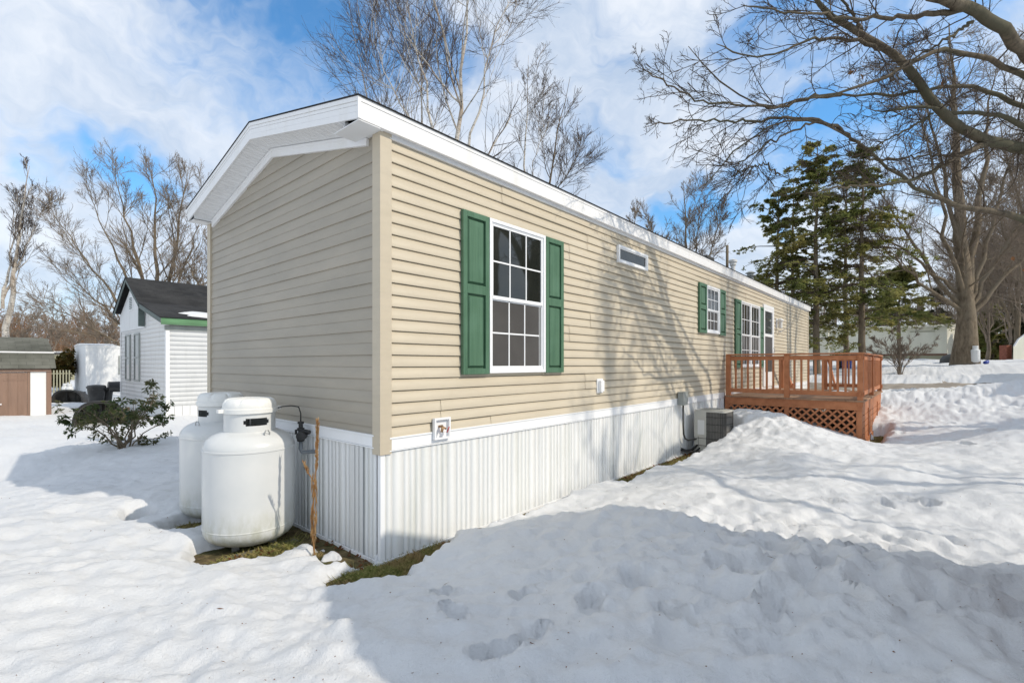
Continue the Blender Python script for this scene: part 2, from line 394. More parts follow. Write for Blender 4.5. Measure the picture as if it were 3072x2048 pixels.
for px, py, s_ in ((1906,1690,1.0),(1772,1755,1.1),(2488,1474,.9),(2265,1560,.8),(2396,1539,.8),(2205,1588,.7),(2650,1480,1.0),(2720,1475,1.0),(2790,1490,1),(2020,1800,.9),(2310,1790,1),
                   (1565,1715,.8),(1360,1790,.8),(1330,1700,.6),(2900,1360,1),(2960,1330,1),(2790,1345,.9),(2700,1300,.8),(2840,1290,.8),(2180,1690,1.0),(2480,1700,.9),(1600,1850,.8),(1480,1900,.9)):
    d = (CAM[2]-.33)*F/(py-HY); p = pt(px, py, d); PRINTS.append((p[0], p[1], s_, random.uniform(0, 3.1)))
def ground_z(x, y):
    b = base_z(x, y)
    near = .02 + .02*np.clip(x, 0, 20)*0.5*sstep(0.2, 2.0, -y)
    gz = np.where((x > -2.5) & (x < 20) & (y > -3.2) & (y < 5), np.minimum(near, b-.06), b-.12)
    gz = gz+0
    return gz
def snow_z(x, y):
    r = np.hypot(x-CAM[0], y-CAM[1])
    b = base_z(x, y)
    lf = np.exp(-r/45)
    h = b + .035*fbm(x*.9, y*.9, 3, 3)*np.clip(r/3, .5, 1.6)
    mound = np.exp(-(((x-1.6)/1.5)**2 + ((y+3.0)/1.5)**2)/1.0)
    far = sstep(8, 14, x)*np.exp(-((x-15)/9)**2)
    rough = .30 + 1.25*mound + 1.15*far + .7*np.exp(-((x-7.5)**2+(y+1.2)**2)/1.5)
    rid = 1-np.abs(fbm(x*2.6+.4*gn(x*3, y*3, 8), y*2.6, 4, 11))*2
    h += .050*rough*(rid-.5)*lf + .034*rough*fbm(x*5, y*5, 3, 21)*lf
    # wind and melt ripples, longest across the slope
    a = x*.656-y*.755; c = x*.755+y*.656
    w = np.exp(-r/14)
    lefty = sstep(1.6, -1.2, x)
    h += .020*(.55+lefty)*fbm(a*1.9+.5*gn(x*2, y*2, 5), c*6.0, 3, 31)*w
    h += .017*fbm(x*8.5, y*8.5, 3, 41)*w*(.6+gn(x*.8, y*.8, 44)) + .0045*fbm(x*30, y*30, 2, 51)*np.exp(-r/5)
    # scattered clumps
    cl = gn(x*5.2, y*5.2, 61); h += .035*np.clip(cl-.42, 0, 1)*w*(rough+.3)
    crust = gn(x*3.1+.5*gn(x*7, y*7, 66), y*3.1, 65); h += (.016*sstep(.02, .10, crust)+.010*sstep(.22, .28, crust))*w*(.25+1.2*mound)
    crust = gn(x*9+.4*gn(x*17, y*17, 68), y*9, 67); h += .006*sstep(.05, .14, crust)*np.exp(-r/7)
    for fx, fy, s_, an in PRINTS:
        ca, sa = math.cos(an), math.sin(an)
        u = ((x-fx)*ca+(y-fy)*sa)/(.15*s_); v = (-(x-fx)*sa+(y-fy)*ca)/(.075*s_)
        q = u*u+v*v
        q = q*(1+.35*gn(x*14, y*14, 63)); h -= .072*s_*sstep(1.15, .62, q) - .016*np.exp(-(q-1.5)**2/.2)
    # plough banks beside the road
    h += .10*np.exp(-((x-22.0)/.9)**2)*fbm(x*2, y*1.4, 3, 71) 
    sd = bare_sd(x, y) + .055*fbm(x*5, y*5, 3, 81) + .02*gn(x*17, y*17, 85)
    g = ground_z(x, y)
    road = np.abs(x-19.2+.05*y)-1.5
    rr = road + .12*fbm(x*2, y*2, 3, 91)
    m = sstep(0.0, .13, sd)**.55
    m2 = sstep(0, .35, np.where(np.abs(y) < 60, rr, 1))**.6
    h = g-.05 + (h-g+.05)*m
    h = np.where(rr < .35, (b-.16) + (h-b+.16)*m2, h)
    return h
def zs(x, y): return float(snow_z(np.array([float(x)]), np.array([float(y)]))[0])
def graded(lo, hi, step, far, gr):
    a = list(np.arange(lo, hi, step)); s_ = step; x = a[-1]; up = []
    while x < far: s_ *= gr; x += s_; up.append(x)
    s_ = step; x = lo; dn = []
    while x > -far: s_ *= gr; x -= s_; dn.append(x)
    return np.array(dn[::-1]+a+up)
gx = graded(-4.2, 9.5, .030, 900, 1.035); gy = graded(-5.0, 5.5, .030, 900, 1.035)
X, Y = np.meshgrid(gx, gy, indexing='ij')
Z = snow_z(X, Y)
nx, ny = X.shape
idx = np.arange(nx*ny).reshape(nx, ny)
Q = np.stack([idx[:-1, :-1], idx[1:, :-1], idx[1:, 1:], idx[:-1, 1:]], -1).reshape(-1, 4)
sn = link('snow_ground', npmesh('snow_ground', np.stack([X, Y, Z], -1).reshape(-1, 3), Q), M['snow'], smooth=True)
tag(sn, 'uneven old snow covering the whole yard', None, kind='structure')
gx2 = graded(-4, 14, .08, 900, 1.12); gy2 = graded(-4, 4, .08, 900, 1.12)
X2, Y2 = np.meshgrid(gx2, gy2, indexing='ij')
Z2 = ground_z(X2, Y2) + .012*fbm(X2*9, Y2*9, 2, 7)
Z2 = np.where(np.hypot(X2-5, Y2) > 30, Z2-1.0, Z2)
Z2 = np.where(np.abs(X2-19.2+.05*Y2) < 2.6, np.minimum(Z2, base_z(X2, Y2)-.5), Z2)
n1_, n2_ = X2.shape; idx = np.arange(n1_*n2_).reshape(n1_, n2_)
Q = np.stack([idx[:-1, :-1], idx[1:, :-1], idx[1:, 1:], idx[:-1, 1:]], -1).reshape(-1, 4)
gr = link('ground', npmesh('ground', np.stack([X2, Y2, Z2], -1).reshape(-1, 3), Q), M['ground'], smooth=True)
tag(gr, 'thawed brown earth showing at the foot of the walls', None, kind='structure')
ys = np.arange(-60, 60.1, .5); V = []; 
for y in ys:
    xc = 19.2-.05*y
    for k in (-2.3, -1.1, 0, 1.1, 2.3): V.append((xc+k, y, float(base_z(np.array([xc+k]), np.array([y]))[0])-.07))
Q = [(i*5+k, i*5+k+1, (i+1)*5+k+1, (i+1)*5+k) for i in range(len(ys)-1) for k in range(4)]
tag(link('road', npmesh('road', V, Q), M['asphalt'], smooth=True), 'ploughed park road behind the deck', None, kind='structure')
def lk(name): return bpy.data.objects[name]

# ------------------------------------------------------------------ the mobile home
L, W = 18.14, 4.10
ZB, CO = 1.150, .1016            # first course line, exposure
OH, EX = .07, .25                # eave and gable overhang
FB, FT = 3.600, 3.775            # eave fascia bottom / top
RG = W/2; PITCH = .225
def rake(y): return PITCH*(min(y+OH, W+OH-y))
home = empty('mobile_home', (L/2, W/2, 0), 'long tan vinyl sided mobile home with green shutters and white skirting', 'mobile home')
# siding on the long wall: courses with a butt edge, in staggered panels
def course_profile(z, strong, gs=1.0):
    b = .0155 if strong else .0125
    g = (.009 if strong else .0065)*gs
    return [(-.012, z-.001), (b-.001, z-.001), (b, z), (b+.0003, z+.003), (.0028, z+CO-g-.002), (-.012, z+CO-g)]
ncs = 24
Vv = []; Qq = []
rs = random.Random(3)
for k in range(-1, ncs):
    z = ZB + CO*k; strong = (k % 2 == 0)
    if strong or k == -1:
        joints = [0.0]; x = rs.uniform(.6, 3.6)
        while x < L-.5: joints.append(x); x += 3.66 + rs.uniform(-.4, .2)
        joints.append(L)
    for j in range(len(joints)-1):
        a, b_ = joints[j], joints[j+1]; off = .0042 if j % 2 else 0.0
        nseg = max(2, int((b_-a)/.35))
        prof = course_profile(z, strong)
        base = len(Vv)
        for i in range(nseg+1):
            x = a+(b_-a)*i/nseg
            wv = .0018*float(gn(np.array([x*1.3]), np.array([z*2.2]), 5)[0])
            zz = .0012*float(gn(np.array([x*.9]), np.array([z*3.0]), 9)[0])
            for (d, zp) in prof:
                Vv.append((x, -(d+off+wv), max(1.03, min(3.60, zp+zz))))
        m = len(prof)
        for i in range(nseg):
            for q in range(m-1): Qq.append((base+i*m+q, base+(i+1)*m+q, base+(i+1)*m+q+1, base+i*m+q+1))
for x0_, x1_ in ((0, L),):
    b = len(Vv); Vv += [(x0_, .015, 1.0), (x1_, .015, 1.0), (x1_, .015, 3.62), (x0_, .015, 3.62)]; Qq.append((b, b+1, b+2, b+3))
sw = link('side_wall', npmesh('side_wall', Vv, Qq), M['siding'], home)
sw['label'] = 'sunlit tan siding of the long wall'
# gable wall
Vv = []; Qq = []
top = lambda y: 3.565+PITCH*min(y, W-y)
for k in range(-1, 30):
    z = ZB + CO*k; strong = (k % 2 == 0)
    bb = .0115 if strong else .0050; prof = [(.001, z-.0015), (bb, z-.001), (bb, z), (bb, z+.003), (.002, z+CO-.003), (.0015, z+CO-.002), (.001, z+CO-.0015)]
    def yr(zz):
        if zz <= 3.565: return 0.0, W
        d = (zz-3.565)/PITCH
        return d, W-d
    if yr(z)[0] >= RG: break
    jn = rs.uniform(.3, .7)
    base = len(Vv); nseg = 10
    for i in range(nseg+1):
        for (d, zp) in prof:
            zq = max(1.03, min(zp, 3.565+PITCH*RG)); a, b_ = yr(zq); y = a+(b_-a)*i/nseg
            wv = .003*float(gn(np.array([y*1.1]), np.array([z*1.7]), 15)[0])
            Vv.append((-(d+wv), y, zq + .0018*float(gn(np.array([y*1.5]), np.array([z*3.0]), 19)[0])))
    m = len(prof)
    for i in range(nseg):
        for q in range(m-1): Qq.append((base+i*m+q, base+i*m+q+1, base+(i+1)*m+q+1, base+(i+1)*m+q))
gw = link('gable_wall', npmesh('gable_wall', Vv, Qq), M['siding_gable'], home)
gw['label'] = 'shaded tan siding of the gable end, dusty, with shade toned into its colour'
mb = MB(); mb.prism([(.018, 0.018, .02), (.018, W, .02), (.018, W, 3.565), (.018, RG, 4.04), (.018, 0.018, 3.565)], (.02, 0, 0))
mb.box(.02, L-.02, .018, .04, 0.02, 3.6); mb.box(.02, L, W-.03, W, .02, 3.6)
mb.prism([(L, 0, .02), (L, W, .02), (L, W, 3.565), (L, RG, 4.04), (L, 0, 3.565)], (-.02, 0, 0))
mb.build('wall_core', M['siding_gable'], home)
mb = MB(); mb.box(-.018, -.0165, 1.31, 1.316, 3.80, 3.93)
mb.build('siding_gap', M['gasket'], home)
# corner posts
def corner(x, y, sx, sy, z0, z1, nm='corner_trim', w=.09):
    mb = MB(); t_ = .024
    # L-shaped post, outer faces proud of the siding; slight spread at the foot
    for (a0, a1, b0, b1) in ((-t_, w, -t_, -t_+.006), (-t_, -t_+.006, -t_+.006, w)):
        mb.box(x+sx*a0, x+sx*a1, y+sy*b0, y+sy*b1, z0, z1)
    mb.box(x+sx*(w-.004), x+sx*w, y-sy*(t_-.006), y, z0, z1)
    mb.box(x-sx*(t_-.006), x, y+sy*(w-.004), y+sy*w, z0, z1)
    mb.box(x-sx*(t_-.007), x+sx*(w-.005), y-sy*(t_-.007), y-sy*.001, z0+.001, z0+.004)
    return mb.build(nm, M['trim_tan'], home, b=.0025)
corner(0, 0, 1, 1, .925, 3.62); corner(0, W, 1, -1, .925, 3.60); corner(L, 0, -1, 1, 1.0, 3.60)
# white starter band above the skirt
mb = MB()
mb.box(.07, L+.004, -.020, -.002, .955, 1.046); mb.box(.07, L+.004, -.027, -.002, 1.048, 1.062); mb.box(.07, L+.004, -.026, -.002, .945, .953)
mb.box(-.020, -.002, .07, W, .985, 1.070); mb.box(-.027, -.002, .07, W, 1.072, 1.086); mb.box(-.026, -.002, .07, W, .972, .983)
mb.build('skirt_band', M['white_frame'], home, b=.0015)
# ribbed skirting
def skirt(P0, axis, length, zlo, ztop, out, name='skirting'):
    """out: outward sign vector; ribs every .305 m panel"""
    xs = []
    rel = [(.0,.0),(.012,0),(.0125,-.022),(.021,-.022),(.0215,0),(.078,0),(.0785,-.012),(.084,-.012),(.086,0),(.192,0),(.1925,-.017),(.199,-.017),(.200,0),(.256,0),(.2565,-.012),(.262,-.012),(.264,0),(.304,0)]
    Vs = []; Qs = []; u = 0; cnt = 0
    cols = []
    while u < length:
        for a, dpt in rel:
            if u+a <= length: cols.append((u+a, dpt+.001*rs.uniform(-1, 1)))
        u += .305
    zl = [zlo, (zlo+ztop)/2, ztop]
    for u, dpt in cols:
        for zi, z in enumerate(zl):
            dd = dpt + .008 + (.002*math.sin(u*3.1) if zi == 1 else 0)
            Vs.append((P0[0]+axis[0]*u+out[0]*dd, P0[1]+axis[1]*u+out[1]*dd, z))
    n = len(zl)
    Qs = [(i*n+k, (i+1)*n+k, (i+1)*n+k+1, i*n+k+1) for i in range(len(cols)-1) for k in range(n-1)]
    return npmesh(name, Vs, Qs)
sk = link('skirting', skirt((.025, 0), (1, 0), L-.03, -.03, .953, (0, -1)), M['skirt'], home)
sk2 = link('skirting', skirt((0, W), (0, -1), W-.025, -.03, .978, (-1, 0)), M['skirt'], home)
mb = MB(); mb.box(-.012, .03, -.012, -.006, .0, .945); mb.box(-.012, -.006, -.006, .03, .0, .925)
mb.box(-.032, L, -.032, -.022, -.03, .048); mb.box(-.032, -.022, -.022, W, -.03, .050); mb.box(-.020, L, -.020, -.0, -.03, -.012)
mb.build('base_trim', M['white_frame'], home, b=.001)
mb = MB()
for y0 in (.235, .30, .365):
    mb.box(-.021, -.018, y0+.004, y0+.058, .05, .968)
mb.build('vent_panel', M['vent'], home)
# roof
def uvmesh(name, quads, uvs, mat, parent):
    Vs = [p for q in quads for p in q]; me = npmesh(name, Vs, [tuple(range(i*4, i*4+4)) for i in range(len(quads))])
    uvl = me.uv_layers.new(name='UVMap'); uvl.data.foreach_set('uv', np.array([c for q in uvs for c in q], np.float32).ravel())
    return link(name, me, mat, parent)
X0, X1 = -EX-.012, L+EX*.6
def roofslab(x0, x1, ya, za, yb, zb, th=.010):
    dy, dz = yb-ya, zb-za; l = math.hypot(dy, dz); up = (-dz/l*th, dy/l*th) if dy > 0 else (dz/l*th, -dy/l*th)
    a = (x0, ya, za); b = (x1, ya, za); c = (x1, yb, zb); d = (x0, yb, zb)
    o = [(p[0], p[1]+up[0], p[2]+up[1]) for p in (a, b, c, d)]
    quads = [o, [a, b, o[1], o[0]], [b, c, o[2], o[1]], [d, a, o[0], o[3]], [c, d, o[3], o[2]], [a, d, c, b]]
    w = x1-x0
    uvs = [[(0, 0), (w, 0), (w, l), (0, l)]]+[[(0, 0), (.01, 0), (.01, .01), (0, .01)]]*5
    return quads, uvs
zr = FT+PITCH*(RG+OH)
q1, u1 = roofslab(X0, X1, -OH-.015, FT-.003, RG, zr+.001); q2, u2 = roofslab(X0, X1, W+OH+.015, FT-.003, RG, zr+.001)
uvmesh('roof', q1+q2, u1+u2, M['roof_black'], home)
# eave fascia with drip edge
mb = MB()
for ys_, sg in ((-OH, 1), (W+OH, -1)):
    mb.box(-EX, L+EX*.5, ys_, ys_+sg*.018, FB, FT-.040); mb.box(-EX-.004, L+EX*.5+.004, ys_-sg*.004, ys_+sg*.014, FT-.037, FT-.001)
    mb.box(-EX, L+EX*.5, ys_+sg*.018, ys_+sg*.03, FB, FB+.01)
mb.build('eave_fascia', M['white_trim'], home, b=.0015)
def rakepoly(x, z0, z1, dx, y0=-OH, y1=W+OH):
    """band between two lines parallel to the roof edge"""
    mbk = MB()
    f_ = lambda y: PITCH*(min(y, W-y)+OH)
    for a, b_ in ((y0, RG), (RG, y1)):
        mbk.prism([(x, a, z0+f_(a)), (x, b_, z0+f_(b_)), (x, b_, z1+f_(b_)), (x, a, z1+f_(a))], (dx, 0, 0))
    return mbk
mb = MB()
for z0, z1, x in ((FB, FB+.052, -EX), (FB+.054, FB+.104, -EX+.002), (FB+.106, FT-.040, -EX), (FT-.038, FT-.002, -EX-.006)):
    k = rakepoly(x, z0, z1, .016); mb.add(k.v, k.f)
MB().box(-EX-.007, -EX+.020, -OH-.006, -OH+.012, FB+.001, FT-.003).build('fascia_corner', M['white_trim'], home)
mb.build('rake_fascia', M['white_trim'], home)
rakepoly(L+EX*.5-.016, FB, FT-.002, .016).build('rake_fascia', M['white_trim'], home)
# gable soffit: grooved panels running out from the wall
f_ = lambda y: PITCH*(min(y, W-y)+OH)
Vs = []; ys_ = []
y = -.0
Ycols = []
y = .17
while y < W-.17:
    for a, dz in ((0, 0), (.030, 0), (.033, .006), (.037, .006), (.040, 0), (.063, 0), (.066, .006), (.070, .006), (.073, 0)):
        if y+a < W-.17: Ycols.append((y+a, dz))
    y += .1016
for y, dz in Ycols:
    z = FB+f_(y)+.006+dz; Vs += [(-EX+.012, y, z), (.01, y, z-.035)]
Qs = [(i*2, (i+1)*2, (i+1)*2+1, i*2+1) for i in range(len(Ycols)-1)]
link('rake_soffit', npmesh('rake_soffit', Vs, Qs), M['soffit'], home)
mb = MB()
for y0, y1, sg in ((-OH+.014, .17, 1), (W-.17, W+OH-.014, -1)):
    mb.box(-EX+.014, .0, y0, y1, FB-.004, FB+.003)
    for j in range(4):
        xx = -EX+.05+j*.055; mb.box(xx, xx+.003, y0+.004, y1-.004, FB-.0055, FB-.004)
    yy = .166 if sg > 0 else W-.17
    mb.prism([(-EX+.014, yy, FB-.004), (-.0, yy, FB-.004), (0, yy, FB+.04), (-EX+.014, yy, FB+.06)], (0, .004, 0))
mb.box(-EX, -EX+.2, -OH+.002, .30, FB-.012, FB-.006)
mb.box(0, L, -OH+.018, -.0, FB+.004, FB+.009)
mb.box(L, L+EX*.5, -OH+.014, W+OH-.014, FB+.004, FB+.01)
mb.build('soffit_return', M['soffit'], home)
mb = MB()
k = MB()
for a, b_ in ((.17, RG), (RG, W-.17)):
    k.prism([(-.030, a, FB-.122+f_(a)), (-.030, b_, FB-.122+f_(b_)), (-.030, b_, FB-.030+f_(b_)), (-.030, a, FB-.030+f_(a))], (.028, 0, 0))
    k.prism([(-.036, a, FB-.055+f_(a)), (-.036, b_, FB-.055+f_(b_)), (-.036, b_, FB-.030+f_(b_)), (-.036, a, FB-.030+f_(a))], (.006, 0, 0))
mb.add(k.v, k.f)
mb.build('gable_frieze', M['white_trim'], home)
mb = MB(); mb.box(.07, L, -.022, -.002, 3.575, FB+.004); mb.box(.07, L, -.028, -.002, 3.566, 3.574)
mb.build('eave_frieze', M['soffit'], home, b=.001)

# windows
def ring(mb, x0, x1, z0, z1, w, y0, y1):
    mb.box(x0, x0+w, y0, y1, z0, z1); mb.box(x1-w, x1, y0, y1, z0, z1)
    mb.box(x0+w, x1-w, y0, y1, z0, z0+w); mb.box(x0+w, x1-w, y0, y1, z1-w, z1)
def window(x0, x1, z0, z1, parent=home, cols=3, rows=2, double=True):
    mb = MB(); ring(mb, x0, x1, z0, z1, .034, -.052, -.004); ring(mb, x0+.034, x1-.034, z0+.034, z1-.034, .016, -.040, -.004)
    w = mb.build('window', M['white_frame'], parent, b=.002)
    zm = (z0+z1)/2
    mb = MB()
    if double:
        ring(mb, x0+.046, x1-.046, zm-.022, z1-.046, .020, -.036, -.014)
        mb.box(x0+.05, x1-.05, -.044, -.012, zm-.028, zm+.008)
        ring(mb, x0+.050, x1-.050, z0+.050, zm-.028, .014, -.028, -.012)
        mb.box(x0+.05, x1-.05, -.034, -.012, z0+.050, z0+.074)
    mb.build('sash', M['white_frame'], w, b=.0015)
    gx0, gx1 = x0+.060, x1-.060
    mb = MB(); mb.box(gx0, gx1, -.0245, -.0205, (zm-.004) if double else z0+.048, z1-.060 if double else z1-.048); mb.build('pane', M['glass'], w)
    if double:
        mb = MB(); mb.box(gx0, gx1-.035, -.0225, -.0205, z0+.070, zm-.03); mb.build('insect_screen', M['screen'], w)
        mb = MB(); mb.box(gx1-.030, gx1+.002, -.0225, -.0205, z0+.07, zm-.03); mb.build('pane', M['glass'], w)
        mb = MB(); g = .008
        def bars(a, b, c, d, y):
            for i in range(1, cols): x = a+(b-a)*i/cols; mb.box(x-g, x+g, y-.005, y, c, d)
            for i in range(1, rows):
                z = c+(d-c)*i/rows
                for j in range(cols):
                    xa = a+(b-a)*j/cols + (g if j else 0); xb = a+(b-a)*(j+1)/cols - (g if j < cols-1 else 0)
                    mb.box(xa, xb, y-.005, y, z-g, z+g)
        bars(gx0, gx1, zm+.0, z1-.062, -.0250); bars(gx0, gx1-.035, z0+.072, zm-.03, -.0230)
        mb.build('grille', M['white_frame'], w)
        mb = MB(); mb.box(gx1-.034, gx1-.028, -.026, -.014, z0+.07, zm-.03); mb.build('screen_edge', M['white_frame'], w)
    return w
def shutter(x0, x1, z0, z1):
    mb = MB(); mid = z0 + (z1-z0)*.525; e = .055*(x1-x0)/.36; yb, yf = -.014, -.052
    mb.box(x0, x1, yb, -.022, z0, z1)
    ring(mb, x0, x1, z0, z1, e, -.022, yf); mb.box(x0+e, x1-e, -.022, yf, mid-.045, mid+.045)
    sb = mb.build('shutter', M['shutter'], home, b=.003)
    mb = MB()
    for a, b_ in ((z0+e, mid-.045), (mid+.045, z1-e)):
        i = .030*(x1-x0)/.36; j = .012*(x1-x0)/.36
        p0 = [(x0+e+j, -.023, a+j), (x1-e-j, -.023, a+j), (x1-e-j, -.023, b_-j), (x0+e+j, -.023, b_-j)]
        p1 = [(x0+e+i, -.047, a+i), (x1-e-i, -.047, a+i), (x1-e-i, -.047, b_-i), (x0+e+i, -.047, b_-i)]
        mb.add(p0+p1, [(4, 5, 6, 7), (0, 1, 5, 4), (1, 2, 6, 5), (2, 3, 7, 6), (3, 0, 4, 7)])
    mb.build('raised_panel', M['shutter'], sb, b=.0015)
    return sb
window(1.258, 2.200, 1.585, 3.170)
shutter(.888, 1.252, 1.578, 3.170); shutter(2.208, 2.566, 1.578, 3.168)
window(7.555, 8.318, 2.305, 3.258, cols=3, rows=2); shutter(7.145, 7.535, 2.290, 3.262); shutter(8.335, 8.705, 2.290, 3.262)
window(9.850, 10.655, 1.60, 3.170); window(10.665, 11.480, 1.60, 3.170)
shutter(9.43, 9.840, 1.59, 3.175); shutter(11.49, 11.84, 1.59, 3.175)
w = window(3.945, 4.888, 3.148, 3.395, double=False)
# storm door
mb = MB(); dx0, dx1, dz0, dz1 = 11.86, 12.96, 1.065, 3.28
ring(mb, dx0, dx1, dz0, dz1, .085, -.045, -.004); mb.box(dx0+.085, dx1-.085, -.038, -.006, dz0+.085, 1.46)
mb.box(dx0+.085, dx0+.15, -.04, -.006, 1.46, dz1-.085); mb.box(dx1-.15, dx1-.085, -.04, -.006, 1.46, dz1-.085)
mb.box(dx0+.15, dx1-.15, -.04, -.006, 2.42, 2.50); mb.box(dx0+.15, dx1-.15, -.04, -.006, 3.11, dz1-.085)
dr = mb.build('door', M['white_frame'], home, b=.003); dr['label'] = 'white storm door with two glass lights'
mb = MB(); mb.box(dx0+.15, dx1-.15, -.022, -.018, 2.50, 3.11); mb.build('pane', M['glass_blue'], dr)
mb = MB(); mb.box(dx0+.15, dx1-.15, -.022, -.018, 1.46, 2.42); mb.build('pane', M['screen'], dr)
mb = MB(); mb.tube([(dx1-.11, -.045, 2.0), (dx1-.11, -.085, 2.0), (dx1-.11, -.085, 2.12), (dx1-.11, -.045, 2.12)], .009); mb.build('handle', M['steel'], dr)
# porch lamp beside the door
mb = MB(); mb.box(13.30, 13.42, -.035, -.01, 2.72, 3.0); lp = mb.build('porch_lamp', M['white_frame'], home, b=.004)
mb = MB(); mb.lathe((13.36, -.12, 2.70), [(.02, .30), (.075, .26), (.085, .22), (.05, .21), (.055, .02), (.03, 0)], 14); mb.tube([(13.36, -.03, 2.92), (13.36, -.12, 2.99)], .01)
mb.build('lamp_shade', M['ac_label'], lp)
mb = MB(); mb.box(13.62, 13.66, -.09, -.01, 2.6, 2.66); mb.tube([(13.64, -.08, 2.63), (13.60, -.30, 2.78)], .012); mb.build('bracket', M['ac_label'], home)
# hose bib box
hb = MB(); ring(hb, .530, .722, .990, 1.186, .018, -.056, -.022); hb.box(.545, .707, -.024, -.0215, 1.005, 1.17)
hbo = hb.build('hose_box', M['white_frame'], home, b=.002)
mb = MB(); mb.tube([(.605, -.024, 1.105), (.612, -.062, 1.11), (.600, -.080, 1.095), (.585, -.085, 1.06)], [.012, .013, .014, .012], 10)
mb.tube([(.612, -.055, 1.108), (.640, -.085, 1.085)], .009, 8)
fc = mb.build('faucet', M['brass'], hbo, smooth=True)
mb = MB()
c = Vector((.655, -.094, 1.078)); ax = Vector((.6, -.7, -.35)).normalized(); e1 = ax.orthogonal().normalized(); e2 = ax.cross(e1)
ringp = [c+(e1*math.cos(a)+e2*math.sin(a))*(.026+.003*math.cos(6*a)) for a in np.linspace(0, 2*math.pi, 25)]
mb.tube(ringp, .0055, 6, cap=False)
for a in range(0, 360, 60): mb.tube([c, c+(e1*math.cos(R(a))+e2*math.sin(R(a)))*.026], .004, 5)
mb.build('valve_wheel', M['red'], hbo)
# covered outlet
mb = MB(); mb.box(3.385, 3.535, -.030, -.012, 1.285, 1.478); ob = mb.build('outlet_cover', M['white_frame'], home, b=.004)
mb = MB(); mb.box(3.41, 3.50, -.075, -.030, 1.305, 1.455); mb.build('flap', M['white_frame'], ob, b=.008)
# disconnect box and conduit for the air conditioner
mb = MB(); mb.box(6.12, 6.33, -.125, -.027, .945, 1.17); eb = mb.build('electrical_box', M['ebox'], home, b=.004)
mb = MB(); mb.box(6.11, 6.34, -.132, -.125, 1.0, 1.18); mb.box(6.115, 6.335, -.136, -.027, 1.17, 1.182); mb.build('lid', M['ebox'], eb)
mb = MB(); mb.tube([(6.25, -.075, .945), (6.25, -.075, .6), (6.255, -.08, .42), (6.30, -.09, .34), (6.40, -.11, .30), (6.6, -.18, .31), (6.66, -.2, .31)], .016, 10)
mb.build('conduit', M['black_worn'], home, smooth=True)
# roof fittings
mb = MB(); mb.tube([(11.3, .72, 3.9), (11.3, .72, 4.86)], .035, 12); mb.build('mast', M['bark_maple'], home, smooth=True)
mb = MB(); mb.lathe((11.9, .75, 3.9), [(.06, 0), (.06, .50), (.085, .52), (.085, .58), (.11, .60), (.11, .66), (.02, .70)], 20); autosmooth(mb.build('vent_pipe', M['ac_label'], home))
mb = MB(); mb.lathe((13.6, .75, 3.9), [(.14, 0), (.12, .25), (.09, .27), (.09, .42), (.16, .44), (.16, .46), (.09, .47), (.09, .52), (.15, .54), (.05, .60)], 20); autosmooth(mb.build('flue', M['ebox'], home))
mb = MB(); mb.box(9.9, 10.4, .75, 1.15, 3.9, 4.38); mb.build('roof_vent', M['black_worn'], home, b=.03)

def blob_patch(cx_, cy_, rx, ry, zf, name, mat, parent, th=.04, n=36):
    Vs = [(cx_, cy_, zf(cx_, cy_)+th)]
    for k in range(n):
        a = 2*math.pi*k/n; q = 1+.18*math.sin(3*a+1)+.1*math.sin(7*a); 
        for s_, h in ((.8, th*.9), (1.0, -.01)): Vs.append((cx_+rx*q*s_*math.cos(a), cy_+ry*q*s_*math.sin(a), zf(cx_+rx*q*s_*math.cos(a), cy_+ry*q*s_*math.sin(a))+h))
    T = [(0, 1+2*k, 1+2*((k+1) % n)) for k in range(n)]; Qs = [(1+2*k, 2+2*k, 2+2*((k+1) % n), 1+2*((k+1) % n)) for k in range(n)]
    return link(name, npmesh(name, Vs, Qs, T), mat, parent, smooth=True)
